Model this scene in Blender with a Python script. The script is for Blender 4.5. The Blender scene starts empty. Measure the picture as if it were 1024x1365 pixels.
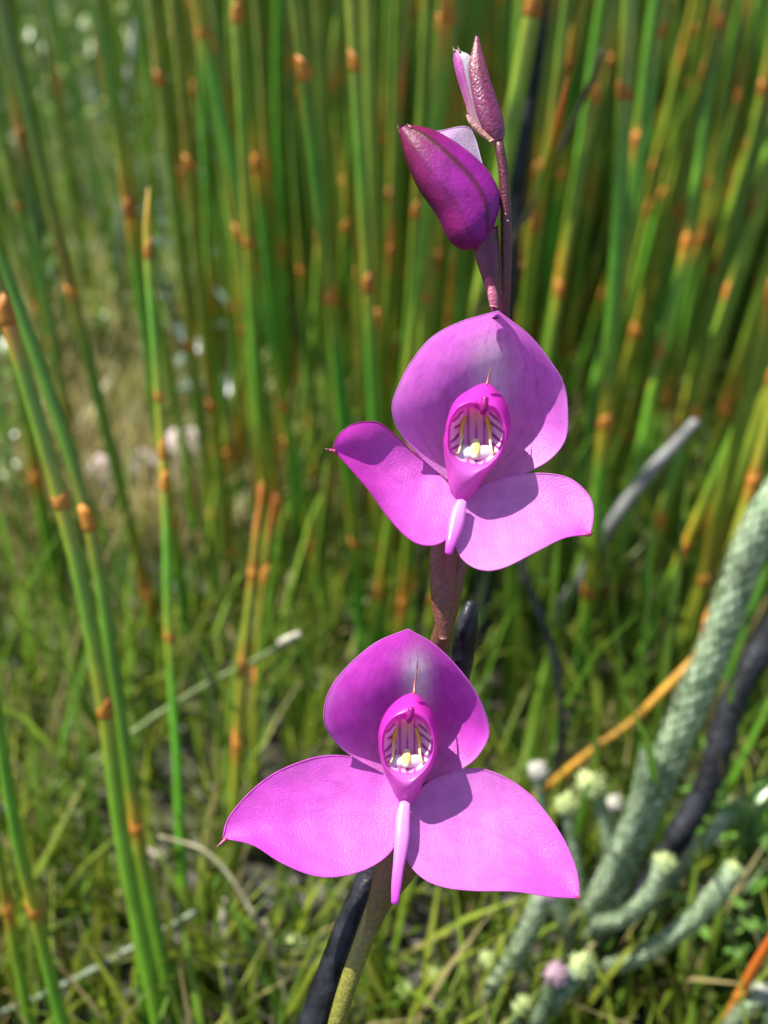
import bpy, math, random
import numpy as np
from mathutils import Vector

random.seed(7)
rng = np.random.default_rng(7)
scene = bpy.context.scene
COL = scene.collection

# ------------------------------------------------------------------ camera
CAM_H, PITCH, FPX = 0.32, math.radians(29.0), 1250.0
FOCUS = 0.160
cam_d = bpy.data.cameras.new('camera')
cam = bpy.data.objects.new('camera', cam_d)
COL.objects.link(cam)
cam.location = (0, 0, CAM_H)
cam.rotation_euler = (math.pi / 2 - PITCH, 0, 0)
cam_d.sensor_width = 36.0
cam_d.sensor_fit = 'AUTO'
cam_d.lens = FPX / 1365.0 * 36.0
cam_d.clip_start = 0.005
cam_d.clip_end = 800.0
cam_d.dof.use_dof = True
cam_d.dof.focus_distance = FOCUS
cam_d.dof.aperture_fstop = (cam_d.lens / 1000.0) / 0.0030
scene.camera = cam

# ------------------------------------------------------------------ sky, sun, exposure
SUN_EL, SUN_AZ = math.radians(62), math.radians(-78)      # azimuth clockwise from +Y
world = bpy.data.worlds.new('World')
scene.world = world
world.use_nodes = True
wn = world.node_tree
for n in list(wn.nodes):
    wn.nodes.remove(n)
sky = wn.nodes.new('ShaderNodeTexSky')
sky.sky_type = 'NISHITA'
sky.sun_disc = False
sky.sun_elevation = SUN_EL
sky.sun_rotation = SUN_AZ
bg = wn.nodes.new('ShaderNodeBackground')
bg.inputs[1].default_value = 0.10
wo = wn.nodes.new('ShaderNodeOutputWorld')
wn.links.new(sky.outputs[0], bg.inputs[0])
wn.links.new(bg.outputs[0], wo.inputs[0])
sunv = Vector((math.cos(SUN_EL) * math.sin(SUN_AZ), math.cos(SUN_EL) * math.cos(SUN_AZ), math.sin(SUN_EL)))
sd = bpy.data.lights.new('sun', 'SUN')
sd.energy = 5.0
sd.angle = math.radians(0.55)
sd.color = (1.0, 0.965, 0.90)
sun = bpy.data.objects.new('sun', sd)
COL.objects.link(sun)
sun.location = sunv * 5
sun.rotation_euler = sunv.to_track_quat('Z', 'Y').to_euler()
vs = scene.view_settings
vs.view_transform = 'Standard'
vs.look = 'None'
vs.exposure = 1.1
scene.cycles.max_bounces = 6
scene.cycles.diffuse_bounces = 3
scene.cycles.glossy_bounces = 2
vs.gamma = 1.0
vs.use_curve_mapping = False

# ------------------------------------------------------------------ geometry helpers
cP, sP = math.cos(PITCH), math.sin(PITCH)


def P(px, py, D):
    """photograph position + distance along the view axis -> a point of the place"""
    X = (px - 512.0) / FPX
    Y = (682.5 - py) / FPX
    return np.array([X * D, D * (cP + Y * sP), CAM_H + D * (-sP + Y * cP)])


def DG(py, z=0.0):
    """distance at which the ground is met"""
    Y = (682.5 - py) / FPX
    return (CAM_H - z) / (sP - Y * cP)


def crom(pts, n):
    """Catmull-Rom through pts, n samples even in arc length"""
    p = np.asarray(pts, float)
    if len(p) < 3:
        t = np.linspace(0, 1, n)[:, None]
        return p[0] * (1 - t) + p[-1] * t
    q = np.vstack([2 * p[0] - p[1], p, 2 * p[-1] - p[-2]])
    out = []
    for i in range(1, len(q) - 2):
        t = np.linspace(0, 1, 14, endpoint=False)[:, None]
        a, b, c, d = q[i - 1], q[i], q[i + 1], q[i + 2]
        out.append(0.5 * (2 * b + (c - a) * t + (2 * a - 5 * b + 4 * c - d) * t ** 2 + (3 * b - a - 3 * c + d) * t ** 3))
    out = np.vstack(out + [p[-1][None]])
    L = np.concatenate([[0], np.cumsum(np.linalg.norm(np.diff(out[:, :3], axis=0), axis=1))])
    s = np.linspace(0, L[-1], n)
    return np.stack([np.interp(s, L, out[:, k]) for k in range(out.shape[1])], 1)


def obj(name, verts, faces, mat, parent=None, origin=(0, 0, 0), cols=None, smooth=True):
    v = np.asarray(verts, float) - np.asarray(origin, float)
    me = bpy.data.meshes.new(name)
    me.from_pydata(v.tolist(), [], faces if isinstance(faces, list) else faces.tolist())
    if cols is not None:
        ca = me.color_attributes.new('col', 'FLOAT_COLOR', 'POINT')
        c = np.ones((len(v), 4), np.float32)
        c[:, :3] = np.asarray(cols)[:, :3]
        ca.data.foreach_set('color', c.ravel())
    if smooth:
        me.polygons.foreach_set('use_smooth', [True] * len(me.polygons))
    me.materials.append(mat)
    me.update()
    o = bpy.data.objects.new(name, me)
    COL.objects.link(o)
    if parent is not None:
        o.parent = parent
        po = np.array(parent.get('_o', (0, 0, 0)))
        o.location = np.asarray(origin, float) - po
    else:
        o.location = origin
    o['_o'] = [float(x) for x in origin]
    return o


def empty(name, loc):
    o = bpy.data.objects.new(name, None)
    o.empty_display_size = 0.02
    COL.objects.link(o)
    o.location = loc
    o['_o'] = [float(x) for x in loc]
    return o


def tag(o, label=None, cat=None, group=None, kind=None):
    if label: o['label'] = label
    if cat: o['category'] = cat
    if group: o['group'] = group
    if kind: o['kind'] = kind
    return o


def grid_faces(n, m, wrap=False):
    i = np.arange(n - 1)[:, None]
    j = np.arange(m if wrap else m - 1)[None, :]
    j2 = (j + 1) % m
    return np.stack([i * m + j, i * m + j2, (i + 1) * m + j2, (i + 1) * m + j], -1).reshape(-1, 4)


def tube(pts, rad, k=8, cap=True, flat=1.0):
    """swept round section; returns verts, faces (list), ring index of each vert"""
    p = np.asarray(pts, float)
    n = len(p)
    r = np.broadcast_to(np.asarray(rad, float), (n,))
    T = np.gradient(p, axis=0)
    T /= np.linalg.norm(T, axis=1)[:, None] + 1e-12
    ref = np.array([1.0, 0, 0]) if abs(T[0][0]) < 0.8 else np.array([0, 1.0, 0])
    U = np.zeros_like(p)
    u = ref - T[0] * ref.dot(T[0])
    for i in range(n):
        u = u - T[i] * u.dot(T[i])
        u /= np.linalg.norm(u)
        U[i] = u
    V = np.cross(T, U)
    a = np.arange(k) / k * 2 * math.pi
    verts = p[:, None] + r[:, None, None] * (U[:, None] * np.cos(a)[None, :, None] + flat * V[:, None] * np.sin(a)[None, :, None])
    verts = verts.reshape(-1, 3)
    f = grid_faces(n, k, True).tolist()
    ring = np.repeat(np.arange(n), k)
    if cap:
        verts = np.vstack([verts, p[0] - T[0] * r[0] * 0.5, p[-1] + T[-1] * r[-1] * 0.5])
        ring = np.concatenate([ring, [0, n - 1]])
        a0, a1 = n * k, n * k + 1
        f += [[a0, (j + 1) % k, j] for j in range(k)]
        f += [[a1, (n - 1) * k + j, (n - 1) * k + (j + 1) % k] for j in range(k)]
    return verts, f, ring


def join(parts):
    vs_, fs, cs, b = [], [], [], 0
    for v, f, c in parts:
        vs_.append(np.asarray(v)); cs.append(np.broadcast_to(np.asarray(c, float), (len(v), 3)))
        fs += [[i + b for i in q] for q in (f if isinstance(f, list) else f.tolist())]
        b += len(v)
    return np.vstack(vs_), fs, np.vstack(cs)


def lerp(a, b, t):
    t = np.clip(np.asarray(t, float), 0, 1)[..., None]
    return np.asarray(a, float) * (1 - t) + np.asarray(b, float) * t


def sstep(a, b, x):
    t = np.clip((np.asarray(x, float) - a) / (b - a), 0, 1)
    return t * t * (3 - 2 * t)


def wob(x, y, sc, seed=0):
    """cheap smooth noise"""
    r = np.random.default_rng(seed)
    o = 0
    for i in range(5):
        a = r.uniform(0, 6.28); k = sc * r.uniform(0.6, 1.7)
        o = o + np.sin((x * math.cos(a) + y * math.sin(a)) * k + r.uniform(0, 6.28))
    return o / 5


# ------------------------------------------------------------------ materials
def nmat(name):
    m = bpy.data.materials.new(name)
    m.use_nodes = True
    nt = m.node_tree
    b = nt.nodes['Principled BSDF']
    return m, nt, b, nt.nodes['Material Output']


def N(nt, t, **kw):
    n = nt.nodes.new(t)
    for k, v in kw.items():
        setattr(n, k, v)
    return n


def mixrgb(nt, a, b, fac, mode='MIX'):
    m = N(nt, 'ShaderNodeMix', data_type='RGBA', blend_type=mode)
    for sock, val in ((m.inputs[0], fac), (m.inputs[6], a), (m.inputs[7], b)):
        if hasattr(val, 'is_linked'):
            nt.links.new(val, sock)
        elif isinstance(val, (int, float)):
            sock.default_value = val
        else:
            sock.default_value = (*val, 1)
    return m.outputs[2]


def mat_col(name, rough=0.5, spec=0.4, noise=0.15, nscale=300.0, bump=0.2, bscale=2000.0, bdist=0.0003, trans=0.0,
            hue=0.0, val=0.0, attr=True, color=(0.5, 0.5, 0.5), color2=None, veins=False, sheen=0.0):
    m, nt, b, out = nmat(name)
    L = nt.links
    tc = N(nt, 'ShaderNodeTexCoord')
    if attr:
        at = N(nt, 'ShaderNodeAttribute', attribute_name='col')
        c = at.outputs['Color']
    else:
        rg = N(nt, 'ShaderNodeRGB'); rg.outputs[0].default_value = (*color, 1); c = rg.outputs[0]
    nz = N(nt, 'ShaderNodeTexNoise'); nz.inputs['Scale'].default_value = nscale; nz.inputs['Detail'].default_value = 5
    L.new(tc.outputs['Object'], nz.inputs['Vector'])
    if color2 is not None:
        cr = N(nt, 'ShaderNodeMapRange'); cr.inputs[1].default_value = 0.4; cr.inputs[2].default_value = 0.62
        L.new(nz.outputs[0], cr.inputs[0])
        c = mixrgb(nt, c, color2, cr.outputs[0])
    mr = N(nt, 'ShaderNodeMapRange')
    mr.inputs[1].default_value = 0.3; mr.inputs[2].default_value = 0.7
    mr.inputs[3].default_value = 1 - noise; mr.inputs[4].default_value = 1 + noise
    L.new(nz.outputs[0], mr.inputs[0])
    c = mixrgb(nt, c, mr.outputs[0], 1.0, 'MULTIPLY')
    if veins:
        vo = N(nt, 'ShaderNodeTexVoronoi', feature='DISTANCE_TO_EDGE')
        vo.inputs['Scale'].default_value = 260
        n2 = N(nt, 'ShaderNodeTexNoise'); n2.inputs['Scale'].default_value = 130
        L.new(tc.outputs['Object'], n2.inputs['Vector'])
        mp = N(nt, 'ShaderNodeVectorMath', operation='MULTIPLY_ADD')
        mp.inputs[1].default_value = (0.012, 0.012, 0.012)
        L.new(n2.outputs[1], mp.inputs[0]); L.new(tc.outputs['Object'], mp.inputs[2])
        L.new(mp.outputs[0], vo.inputs['Vector'])
        vr = N(nt, 'ShaderNodeMapRange'); vr.inputs[1].default_value = 0.0; vr.inputs[2].default_value = 0.11
        vr.inputs[3].default_value = 0.95; vr.inputs[4].default_value = 1.0
        L.new(vo.outputs[0], vr.inputs[0])
        c = mixrgb(nt, c, vr.outputs[0], 1.0, 'MULTIPLY')
    if hue or val:
        oi = N(nt, 'ShaderNodeObjectInfo')
        hs = N(nt, 'ShaderNodeHueSaturation')
        h = N(nt, 'ShaderNodeMapRange'); h.inputs[3].default_value = 0.5 - hue; h.inputs[4].default_value = 0.5 + hue
        L.new(oi.outputs['Random'], h.inputs[0]); L.new(h.outputs[0], hs.inputs['Hue'])
        mm = N(nt, 'ShaderNodeMath', operation='MULTIPLY'); mm.inputs[1].default_value = 7.31
        fr = N(nt, 'ShaderNodeMath', operation='FRACT')
        L.new(oi.outputs['Random'], mm.inputs[0]); L.new(mm.outputs[0], fr.inputs[0])
        v = N(nt, 'ShaderNodeMapRange'); v.inputs[3].default_value = 1 - val; v.inputs[4].default_value = 1 + val
        L.new(fr.outputs[0], v.inputs[0]); L.new(v.outputs[0], hs.inputs['Value'])
        L.new(c, hs.inputs['Color']); c = hs.outputs[0]
    L.new(c, b.inputs['Base Color'])
    b.inputs['Roughness'].default_value = rough
    b.inputs['Specular IOR Level'].default_value = spec
    if sheen:
        b.inputs['Sheen Weight'].default_value = sheen
        b.inputs['Sheen Roughness'].default_value = 0.4
    if bump:
        bn = N(nt, 'ShaderNodeTexNoise'); bn.inputs['Scale'].default_value = bscale; bn.inputs['Detail'].default_value = 3
        L.new(tc.outputs['Object'], bn.inputs['Vector'])
        bp = N(nt, 'ShaderNodeBump'); bp.inputs['Strength'].default_value = bump; bp.inputs['Distance'].default_value = bdist
        L.new(bn.outputs[0], bp.inputs['Height']); L.new(bp.outputs[0], b.inputs['Normal'])
    if trans:
        tr = N(nt, 'ShaderNodeBsdfTranslucent')
        L.new(c, tr.inputs[0])
        mx = N(nt, 'ShaderNodeMixShader'); mx.inputs[0].default_value = trans
        L.new(b.outputs[0], mx.inputs[1]); L.new(tr.outputs[0], mx.inputs[2]); L.new(mx.outputs[0], out.inputs[0])
    return m


M = {}
M['petal'] = mat_col('petal', rough=0.36, spec=0.42, noise=0.10, nscale=420, bump=0.45, bscale=3900, bdist=0.0003, trans=0.44, veins=True)
M['budpetal'] = mat_col('bud_petal', rough=0.45, spec=0.28, noise=0.28, nscale=330, bump=0.3, bscale=1500, bdist=0.0003, trans=0.3)
M['cup'] = mat_col('petal_cup', rough=0.3, spec=0.5, noise=0.04, nscale=400, bump=0.12, bscale=2500, bdist=0.0002, trans=0.42)
M['wax'] = mat_col('anther_wax', rough=0.35, spec=0.5, noise=0.05, nscale=900, bump=0.1, trans=0.2)
M['stem'] = mat_col('orchid_stem', rough=0.38, spec=0.5, noise=0.28, nscale=1300, bump=0.5, bscale=2200, bdist=0.0004)
M['char'] = mat_col('charred_wood', rough=0.38, spec=0.28, noise=0.5, nscale=200, bump=0.5, bscale=300, bdist=0.0012, attr=False,
                    color=(0.003, 0.003, 0.004), color2=(0.013, 0.0135, 0.017))
M['ash'] = mat_col('burnt_branch', rough=0.6, spec=0.3, noise=0.4, nscale=120, bump=0.6, bscale=350, bdist=0.002, attr=False,
                   color=(0.005, 0.0055, 0.008), color2=(0.014, 0.015, 0.020))
M['reed'] = mat_col('reed_culm', rough=0.36, spec=0.5, noise=0.18, nscale=120, bump=0.0, hue=0.03, val=0.28)
M['sheath'] = mat_col('reed_sheath', rough=0.6, spec=0.3, noise=0.35, nscale=500, bump=0.0, val=0.3, attr=False,
                      color=(0.55, 0.23, 0.025), color2=(0.34, 0.11, 0.02))
M['thicket'] = mat_col('reed_thicket', rough=0.4, spec=0.45, noise=0.2, nscale=20, bump=0.0)
M['grass'] = mat_col('grass_blade', rough=0.45, spec=0.4, noise=0.2, nscale=30, bump=0.0, trans=0.4)
M['herb'] = mat_col('herb_leaf', rough=0.33, spec=0.6, noise=0.2, nscale=150, bump=0.0, trans=0.25, val=0.2, hue=0.02)
M['scale'] = mat_col('scale_leaf', rough=0.5, spec=0.4, noise=0.25, nscale=300, bump=0.0, trans=0.15)
M['head'] = mat_col('shrub_head', rough=0.6, spec=0.3, noise=0.2, nscale=900, bump=0.0, trans=0.3)
M['dead'] = mat_col('dead_stalk', rough=0.55, spec=0.35, noise=0.3, nscale=200, bump=0.3, bscale=900, attr=True)
M['stone'] = mat_col('pale_stone', rough=0.8, spec=0.3, noise=0.25, nscale=60, bump=0.6, bscale=200, bdist=0.003, attr=False,
                     color=(0.52, 0.44, 0.41), color2=(0.34, 0.25, 0.23))


def ground_mat():
    m, nt, b, out = nmat('ground_soil')
    L = nt.links
    tc = N(nt, 'ShaderNodeTexCoord')
    n1 = N(nt, 'ShaderNodeTexNoise'); n1.inputs['Scale'].default_value = 9; n1.inputs['Detail'].default_value = 8
    n2 = N(nt, 'ShaderNodeTexNoise'); n2.inputs['Scale'].default_value = 160; n2.inputs['Detail'].default_value = 6
    n3 = N(nt, 'ShaderNodeTexVoronoi'); n3.inputs['Scale'].default_value = 220
    for n in (n1, n2, n3):
        L.new(tc.outputs['Object'], n.inputs['Vector'])
    r1 = N(nt, 'ShaderNodeValToRGB')
    e = r1.color_ramp.elements
    e[0].position = 0.36; e[0].color = (0.012, 0.010, 0.008, 1)
    e[1].position = 0.66; e[1].color = (0.07, 0.09, 0.018, 1)
    k = r1.color_ramp.elements.new(0.5); k.color = (0.032, 0.032, 0.014, 1)
    L.new(n1.outputs[0], r1.inputs[0])
    r2 = N(nt, 'ShaderNodeMapRange'); r2.inputs[1].default_value = 0.35; r2.inputs[2].default_value = 0.7
    r2.inputs[3].default_value = 0.45; r2.inputs[4].default_value = 1.8
    L.new(n2.outputs[0], r2.inputs[0])
    c = mixrgb(nt, r1.outputs[0], r2.outputs[0], 1.0, 'MULTIPLY')
    r3 = N(nt, 'ShaderNodeMapRange'); r3.inputs[1].default_value = 0.86; r3.inputs[2].default_value = 0.93
    sp = N(nt, 'ShaderNodeSeparateColor')
    L.new(n3.outputs['Color'], sp.inputs[0]); L.new(sp.outputs[0], r3.inputs[0])
    c = mixrgb(nt, c, (0.11, 0.10, 0.09), r3.outputs[0])
    L.new(c, b.inputs['Base Color'])
    b.inputs['Roughness'].default_value = 0.85
    bp = N(nt, 'ShaderNodeBump'); bp.inputs['Strength'].default_value = 0.8; bp.inputs['Distance'].default_value = 0.004
    L.new(n2.outputs[0], bp.inputs['Height']); L.new(bp.outputs[0], b.inputs['Normal'])
    return m


M['ground'] = ground_mat()

# ------------------------------------------------------------------ ground
def gh(x, y):
    x = np.asarray(x, float); y = np.asarray(y, float)
    near = np.exp(-((x / 3.0) ** 2 + ((y - 1) / 3.5) ** 2))
    far = sstep(8, 60, np.hypot(x, y))
    return near * (0.006 * wob(x, y, 14, 1) + 0.004 * wob(x, y, 40, 2)) + far * 0.9 * (wob(x, y, 0.035, 3) - 0.4)


ax = np.sinh(np.linspace(-6.6, 6.6, 220)) * 0.45
gx, gy = np.meshgrid(ax, ax + 0.8, indexing='ij')
gv = np.stack([gx, gy, gh(gx, gy)], -1).reshape(-1, 3)
tag(obj('ground', gv, grid_faces(220, 220)[:, ::-1], M['ground']), kind='structure')

# ------------------------------------------------------------------ reeds
G_TOP, G_LOW = (0.085, 0.25, 0.018), (0.125, 0.28, 0.018)
Y_REED, O_REED = (0.36, 0.27, 0.02), (0.52, 0.19, 0.016)


def culm_cols(t_len, nodes, total, tip=0.0, base=G_LOW, seed=0, fall=0.018):
    """green culm, yellower then orange just below and above each joint"""
    r = np.random.default_rng(seed)
    g = np.array(base) * r.uniform(0.85, 1.15)
    c = np.tile(g, (len(t_len), 1))
    for nd in nodes:
        d = t_len - nd
        up = np.exp(-np.clip(d, 0, 9) / fall) * (d >= -0.002)
        dn = np.exp(np.clip(d, -9, 0) / 0.008) * (d < 0)
        c = lerp(c, np.tile(Y_REED, (len(c), 1)), np.maximum(up, dn) * 0.9)
        c = lerp(c, np.tile(O_REED, (len(c), 1)), np.exp(-np.clip(d, 0, 9) / (fall * 0.5)) * (d >= -0.002) * r.uniform(0.5, 1.0))
    if tip:
        c = lerp(c, np.tile(O_REED, (len(c), 1)), sstep(total - tip, total - tip * 0.3, t_len))
    return c


def build_reed(pts, rad0, rad1, nodes, tip=0.0, seed=0, name='reed', sheath_len=0.0035, base=G_LOW, n=None, k=8, fall=0.018):
    """pts: base -> tip in the place. Returns top-level mesh object with its sheath children."""
    L = np.linalg.norm(np.diff(pts, axis=0), axis=1).sum()
    n = n or int(max(24, L / 0.012))
    c = crom(pts, n)
    s = np.concatenate([[0], np.cumsum(np.linalg.norm(np.diff(c, axis=0), axis=1))])
    rad = rad0 + (rad1 - rad0) * s / s[-1]
    if tip:
        rad = rad * (1 - 0.85 * sstep(s[-1] - tip * 0.6, s[-1], s))
    for nd in nodes:
        rad = rad * (1 + 0.02 * np.exp(-((s - nd) / 0.003) ** 2))
    v, f, ring = tube(c, rad, k)
    cols = culm_cols(s, nodes, s[-1], tip, base, seed, fall)[ring]
    o = obj(name, v, f, M['reed'], None, pts[0], cols)
    for nd in nodes:
        i = int(np.argmin(abs(s - nd)))
        sp = np.stack([np.interp(np.linspace(nd - 0.002, nd + sheath_len, 5), s, c[:, q]) for q in range(3)], 1)
        rr = np.interp(nd, s, rad)
        v, f, _ = tube(sp, rr * np.array([1.01, 1.04, 1.05, 1.04, 1.0]) + 0.00003, k)
        rg = np.random.default_rng(int(nd * 1e5) + seed)
        ph0 = rg.uniform(0, 6.28)
        ang = np.tile(np.arange(k) / k * 2 * np.pi, 5)
        ax_ = (sp[-1] - sp[0]) / np.linalg.norm(sp[-1] - sp[0])
        wgt_ = np.repeat(np.linspace(0, 1, 5), k) ** 2
        sl = wgt_ * sheath_len * (0.8 * np.cos(ang - ph0) + 0.4 * rg.random(5 * k) - 0.2)
        v[:5 * k] += sl[:, None] * ax_
        v[5 * k + 1] = sp[-2]
        obj('sheath', v, f, M['sheath'], o, sp[0])
    return o


def drop(pts):
    """carry the lowest point on into the ground"""
    p = [np.asarray(q, float) for q in pts]
    d = p[0] - p[1]
    if p[0][2] > -0.004:
        if d[2] > -1e-4: d = np.array([0, 0, -1.0])
        d = d / -d[2]
        e = p[0] + d * (p[0][2] + 0.006)
        p = [e] + p
    return np.array(p)


# single reeds one can pick out: list of (pixel path from top to bottom, distances top/bottom, width px, joints px y, tip len, label)
REEDS = [
    ([(198, 250), (197, 330), (205, 440), (214, 560), (222, 700), (225, 840), (236, 1010), (244, 1180)], 0.315, 0.36, 12.5,
     [335, 530, 605, 645, 845], 0.022, 'lone green reed with burnt-orange tip beside the pale stones'),
    ([(-30, 300), (10, 425), (62, 600), (105, 760), (140, 945), (165, 1130), (205, 1330)], 0.235, 0.285, 24,
     [425, 665, 945], 0, 'thick green reed leaning outward, orange joints, beside the lone orange-tipped reed'),
    ([(-40, 240), (28, 420), (88, 590), (128, 740), (160, 950), (190, 1150), (228, 1330)], 0.25, 0.295, 20,
     [700, 1100], 0, 'darker reed growing tight against the thick leaning reed'),
    ([(350, 640), (338, 760), (325, 880), (316, 1000), (312, 1140), (310, 1290)], 0.325, 0.36, 14.5,
     [765, 890, 990, 1245], 0.03, 'short yellow-green reed with orange tip behind the lower flower’s left sepal'),
    ([(366, 655), (352, 780), (342, 900), (340, 1050), (345, 1190)], 0.36, 0.40, 11,
     [770, 905], 0.025, 'thin short reed close behind the short yellow-green one'),
    ([(1060, 430), (1005, 640), (965, 775), (930, 880), (900, 1000), (880, 1100)], 0.33, 0.40, 20,
     [640, 830], 0, 'stout yellow-green reed with long orange joint above the grey scaly shrub'),
    ([(757, 105), (735, 210), (714, 300), (702, 400), (690, 520), (684, 640), (680, 800)], 0.28, 0.44, 15,
     [300, 470], 0.035, 'reed with orange tip standing behind the upper flower buds'),
    ([(606, 325), (600, 400), (596, 480), (590, 640), (588, 800)], 0.40, 0.5, 11,
     [420, 560], 0.03, 'slim orange reed top just behind the large closed bud'),
    ([(1085, -40), (1026, 190), (1003, 280), (962, 420), (910, 590), (870, 730), (830, 860), (800, 980)], 0.42, 0.5, 15,
     [280, 395, 700], 0, 'tall green reed with two bright orange joints, leaning over the dead pale stick'),
    ([(972, -60), (945, 120), (915, 325), (880, 470), (850, 620), (815, 800), (780, 950)], 0.42, 0.52, 14,
     [325, 470, 790, 880], 0, 'tall reed with several orange joints behind the upper flower’s right sepal'),
    ([(-20, 860), (20, 1100), (50, 1230), (90, 1390)], 0.24, 0.27, 19,
     [1215], 0, 'dark green reed rising beside the fallen grey stalk'),
    ([(-20, 1040), (10, 1210), (45, 1390)], 0.26, 0.28, 16, [1210], 0, 'paler reed rooted by the dark green one near the fallen grey stalk'),
    ([(1040, 1235), (1000, 1300), (965, 1370)], 0.27, 0.30, 15, [1330], 0, 'orange reed stalk slanting up beside the scaly shrub'),
    ([(180, 1130), (183, 1230), (196, 1390)], 0.29, 0.31, 15, [1215], 0.0, 'short reed with orange joint crossed by the fallen grey stalk'),
    ([(312, -60), (310, 130), (312, 330), (320, 560), (335, 760)], 0.55, 0.75, 13, [135, 300], 0, 'tall upright reed in front of the grey-green herb'),
    ([(372, -60), (370, 160), (376, 330), (380, 560), (385, 760)], 0.55, 0.75, 12, [335], 0, 'tall reed with orange joint between the grey-green herb and the orchid'),
    ([(572, -70), (569, 110), (560, 330), (552, 560), (548, 800), (545, 960)], 0.42, 0.5, 14, [310, 780], 0, 'green reed standing behind the orchid stem between both flowers'),
    ([(886, -70), (870, 20), (840, 250), (800, 480), (765, 700), (740, 860)], 0.45, 0.55, 16, [190], 0, 'broad green reed behind the right rim of the upper hood'),
]
for pp, d0, d1, w, nds, tip, lab in REEDS:
    n = len(pp)
    ys = np.array([q[1] for q in pp], float)
    u = (ys - ys[0]) / (ys[-1] - ys[0])
    Ds = d0 + (d1 - d0) * u
    p3 = np.array([P(q[0], q[1], D) for q, D in zip(pp, Ds)])[::-1]
    p3 = drop(p3)
    c = crom(p3, 200)
    s = np.concatenate([[0], np.cumsum(np.linalg.norm(np.diff(c, axis=0), axis=1))])
    # screen y along the reed, to seat the joints
    rel = c - np.array([0, 0, CAM_H])
    dep = rel[:, 1] * cP - rel[:, 2] * sP
    sy = 682.5 - FPX * (rel[:, 1] * sP + rel[:, 2] * cP) / dep
    nodes = [float(s[int(np.argmin(abs(sy - y)))]) for y in nds]
    r1 = w * d0 / FPX / 2; r0 = w * d1 / FPX / 2
    o = build_reed(p3, (r0 + r1) / 2 * 1.08, (r0 + r1) / 2 * 0.85, nodes, tip, seed=int(w * 10 + n), fall=0.008,
                   base=(0.20, 0.27, 0.02) if ('yellow' in lab) else ((0.42, 0.15, 0.015) if 'orange reed stalk' in lab or 'slim orange' in lab else G_LOW))
    tag(o, lab, 'reed')

# the stand: a dozen grown shapes, copied
protos, STOUT = [], []
for i in range(14):
    r = np.random.default_rng(100 + i)
    short = i % 5 == 0
    H = r.uniform(0.24, 0.38) if short else r.uniform(0.55, 0.95)
    b1, b2 = r.uniform(-0.05, 0.05, 2)
    zz = np.linspace(0, 1, 6)
    pts = np.stack([H * (b1 * zz ** 2 + 0.006 * np.sin(zz * 5 + i)), H * b2 * zz ** 2, H * zz], 1)
    nodes, z = [], r.uniform(0.05, 0.12)
    while z < H - 0.03:
        nodes.append(z); z += r.uniform(0.07, 0.15)
    rad = r.uniform(0.0023, 0.0036)
    base = lerp(G_TOP, (0.17, 0.20, 0.02), r.uniform(0, 1) ** 2)
    o = build_reed(pts, rad, rad * 0.6, nodes, 0.035, seed=i, base=base, n=36, k=6)
    protos.append((o, short, list(o.children))); STOUT.append(rad > 0.0029)

used = set()
reed_spots = []
tries = 0
while len(reed_spots) < 282 and tries < 20000:
    tries += 1
    y = 0.36 + 0.72 * random.random() ** 1.3
    px = random.uniform(-40, 1080)
    # distance at the foot
    D = y * cP + CAM_H * sP
    x = (px - 512) / FPX * D
    clearing = (px < 290 and y < 1.5)
    keep = 0.10 if clearing else (0.55 if px < 420 else 1.0)
    if y < 0.52 and px > 640: keep *= 0.7
    if y < 0.42: keep *= 0.6
    if 655 < px < 750 and y < 0.7: keep *= 0.2
    if random.random() > keep: continue
    if any((x - a) ** 2 + (y - b) ** 2 < 0.010 ** 2 for a, b in reed_spots): continue
    reed_spots.append((x, y))
for x, y in reed_spots:
    i = random.randrange(len(protos))
    if protos[i][1] and random.random() < 0.3: i = random.randrange(len(protos))
    src, short, kids = protos[i]
    if i in used:
        o = src.copy(); COL.objects.link(o)
        for ch in kids:
            c = ch.copy(); COL.objects.link(c); c.parent = o
    else:
        o = src; used.add(i)
    o.location = (x, y, float(gh(x, y)) - 0.006)
    lean = 0.14 * np.tanh(x / 0.4) + random.gauss(0, 0.055)
    if x > 0.12: lean += 0.05
    o.rotation_euler = (random.gauss(-0.02, 0.06), lean, random.uniform(0, 6.28) if abs(lean) < 0.02 else random.uniform(-0.5, 0.5))
    sc = random.uniform(0.85, 1.2)
    o.scale = (sc * random.uniform(0.9, 1.25),) * 2 + (sc,)
    lab = ('short ' if short else 'tall ') + ('stout ' if STOUT[i] else 'slim ') + ('leaning' if abs(lean) > 0.10 else 'upright') + ' green reed with orange joints '
    lab += 'near the front of the reed stand' if y < 0.65 else 'deep within the reed stand'
    tag(o, lab, 'reed', lab.replace(' green reed with orange joints', ' reeds').replace('reed stand', 'stand'))
for i, (o, s_, kids) in enumerate(protos):
    if i not in used:
        for c in kids: bpy.data.objects.remove(c)
        bpy.data.objects.remove(o)


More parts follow.
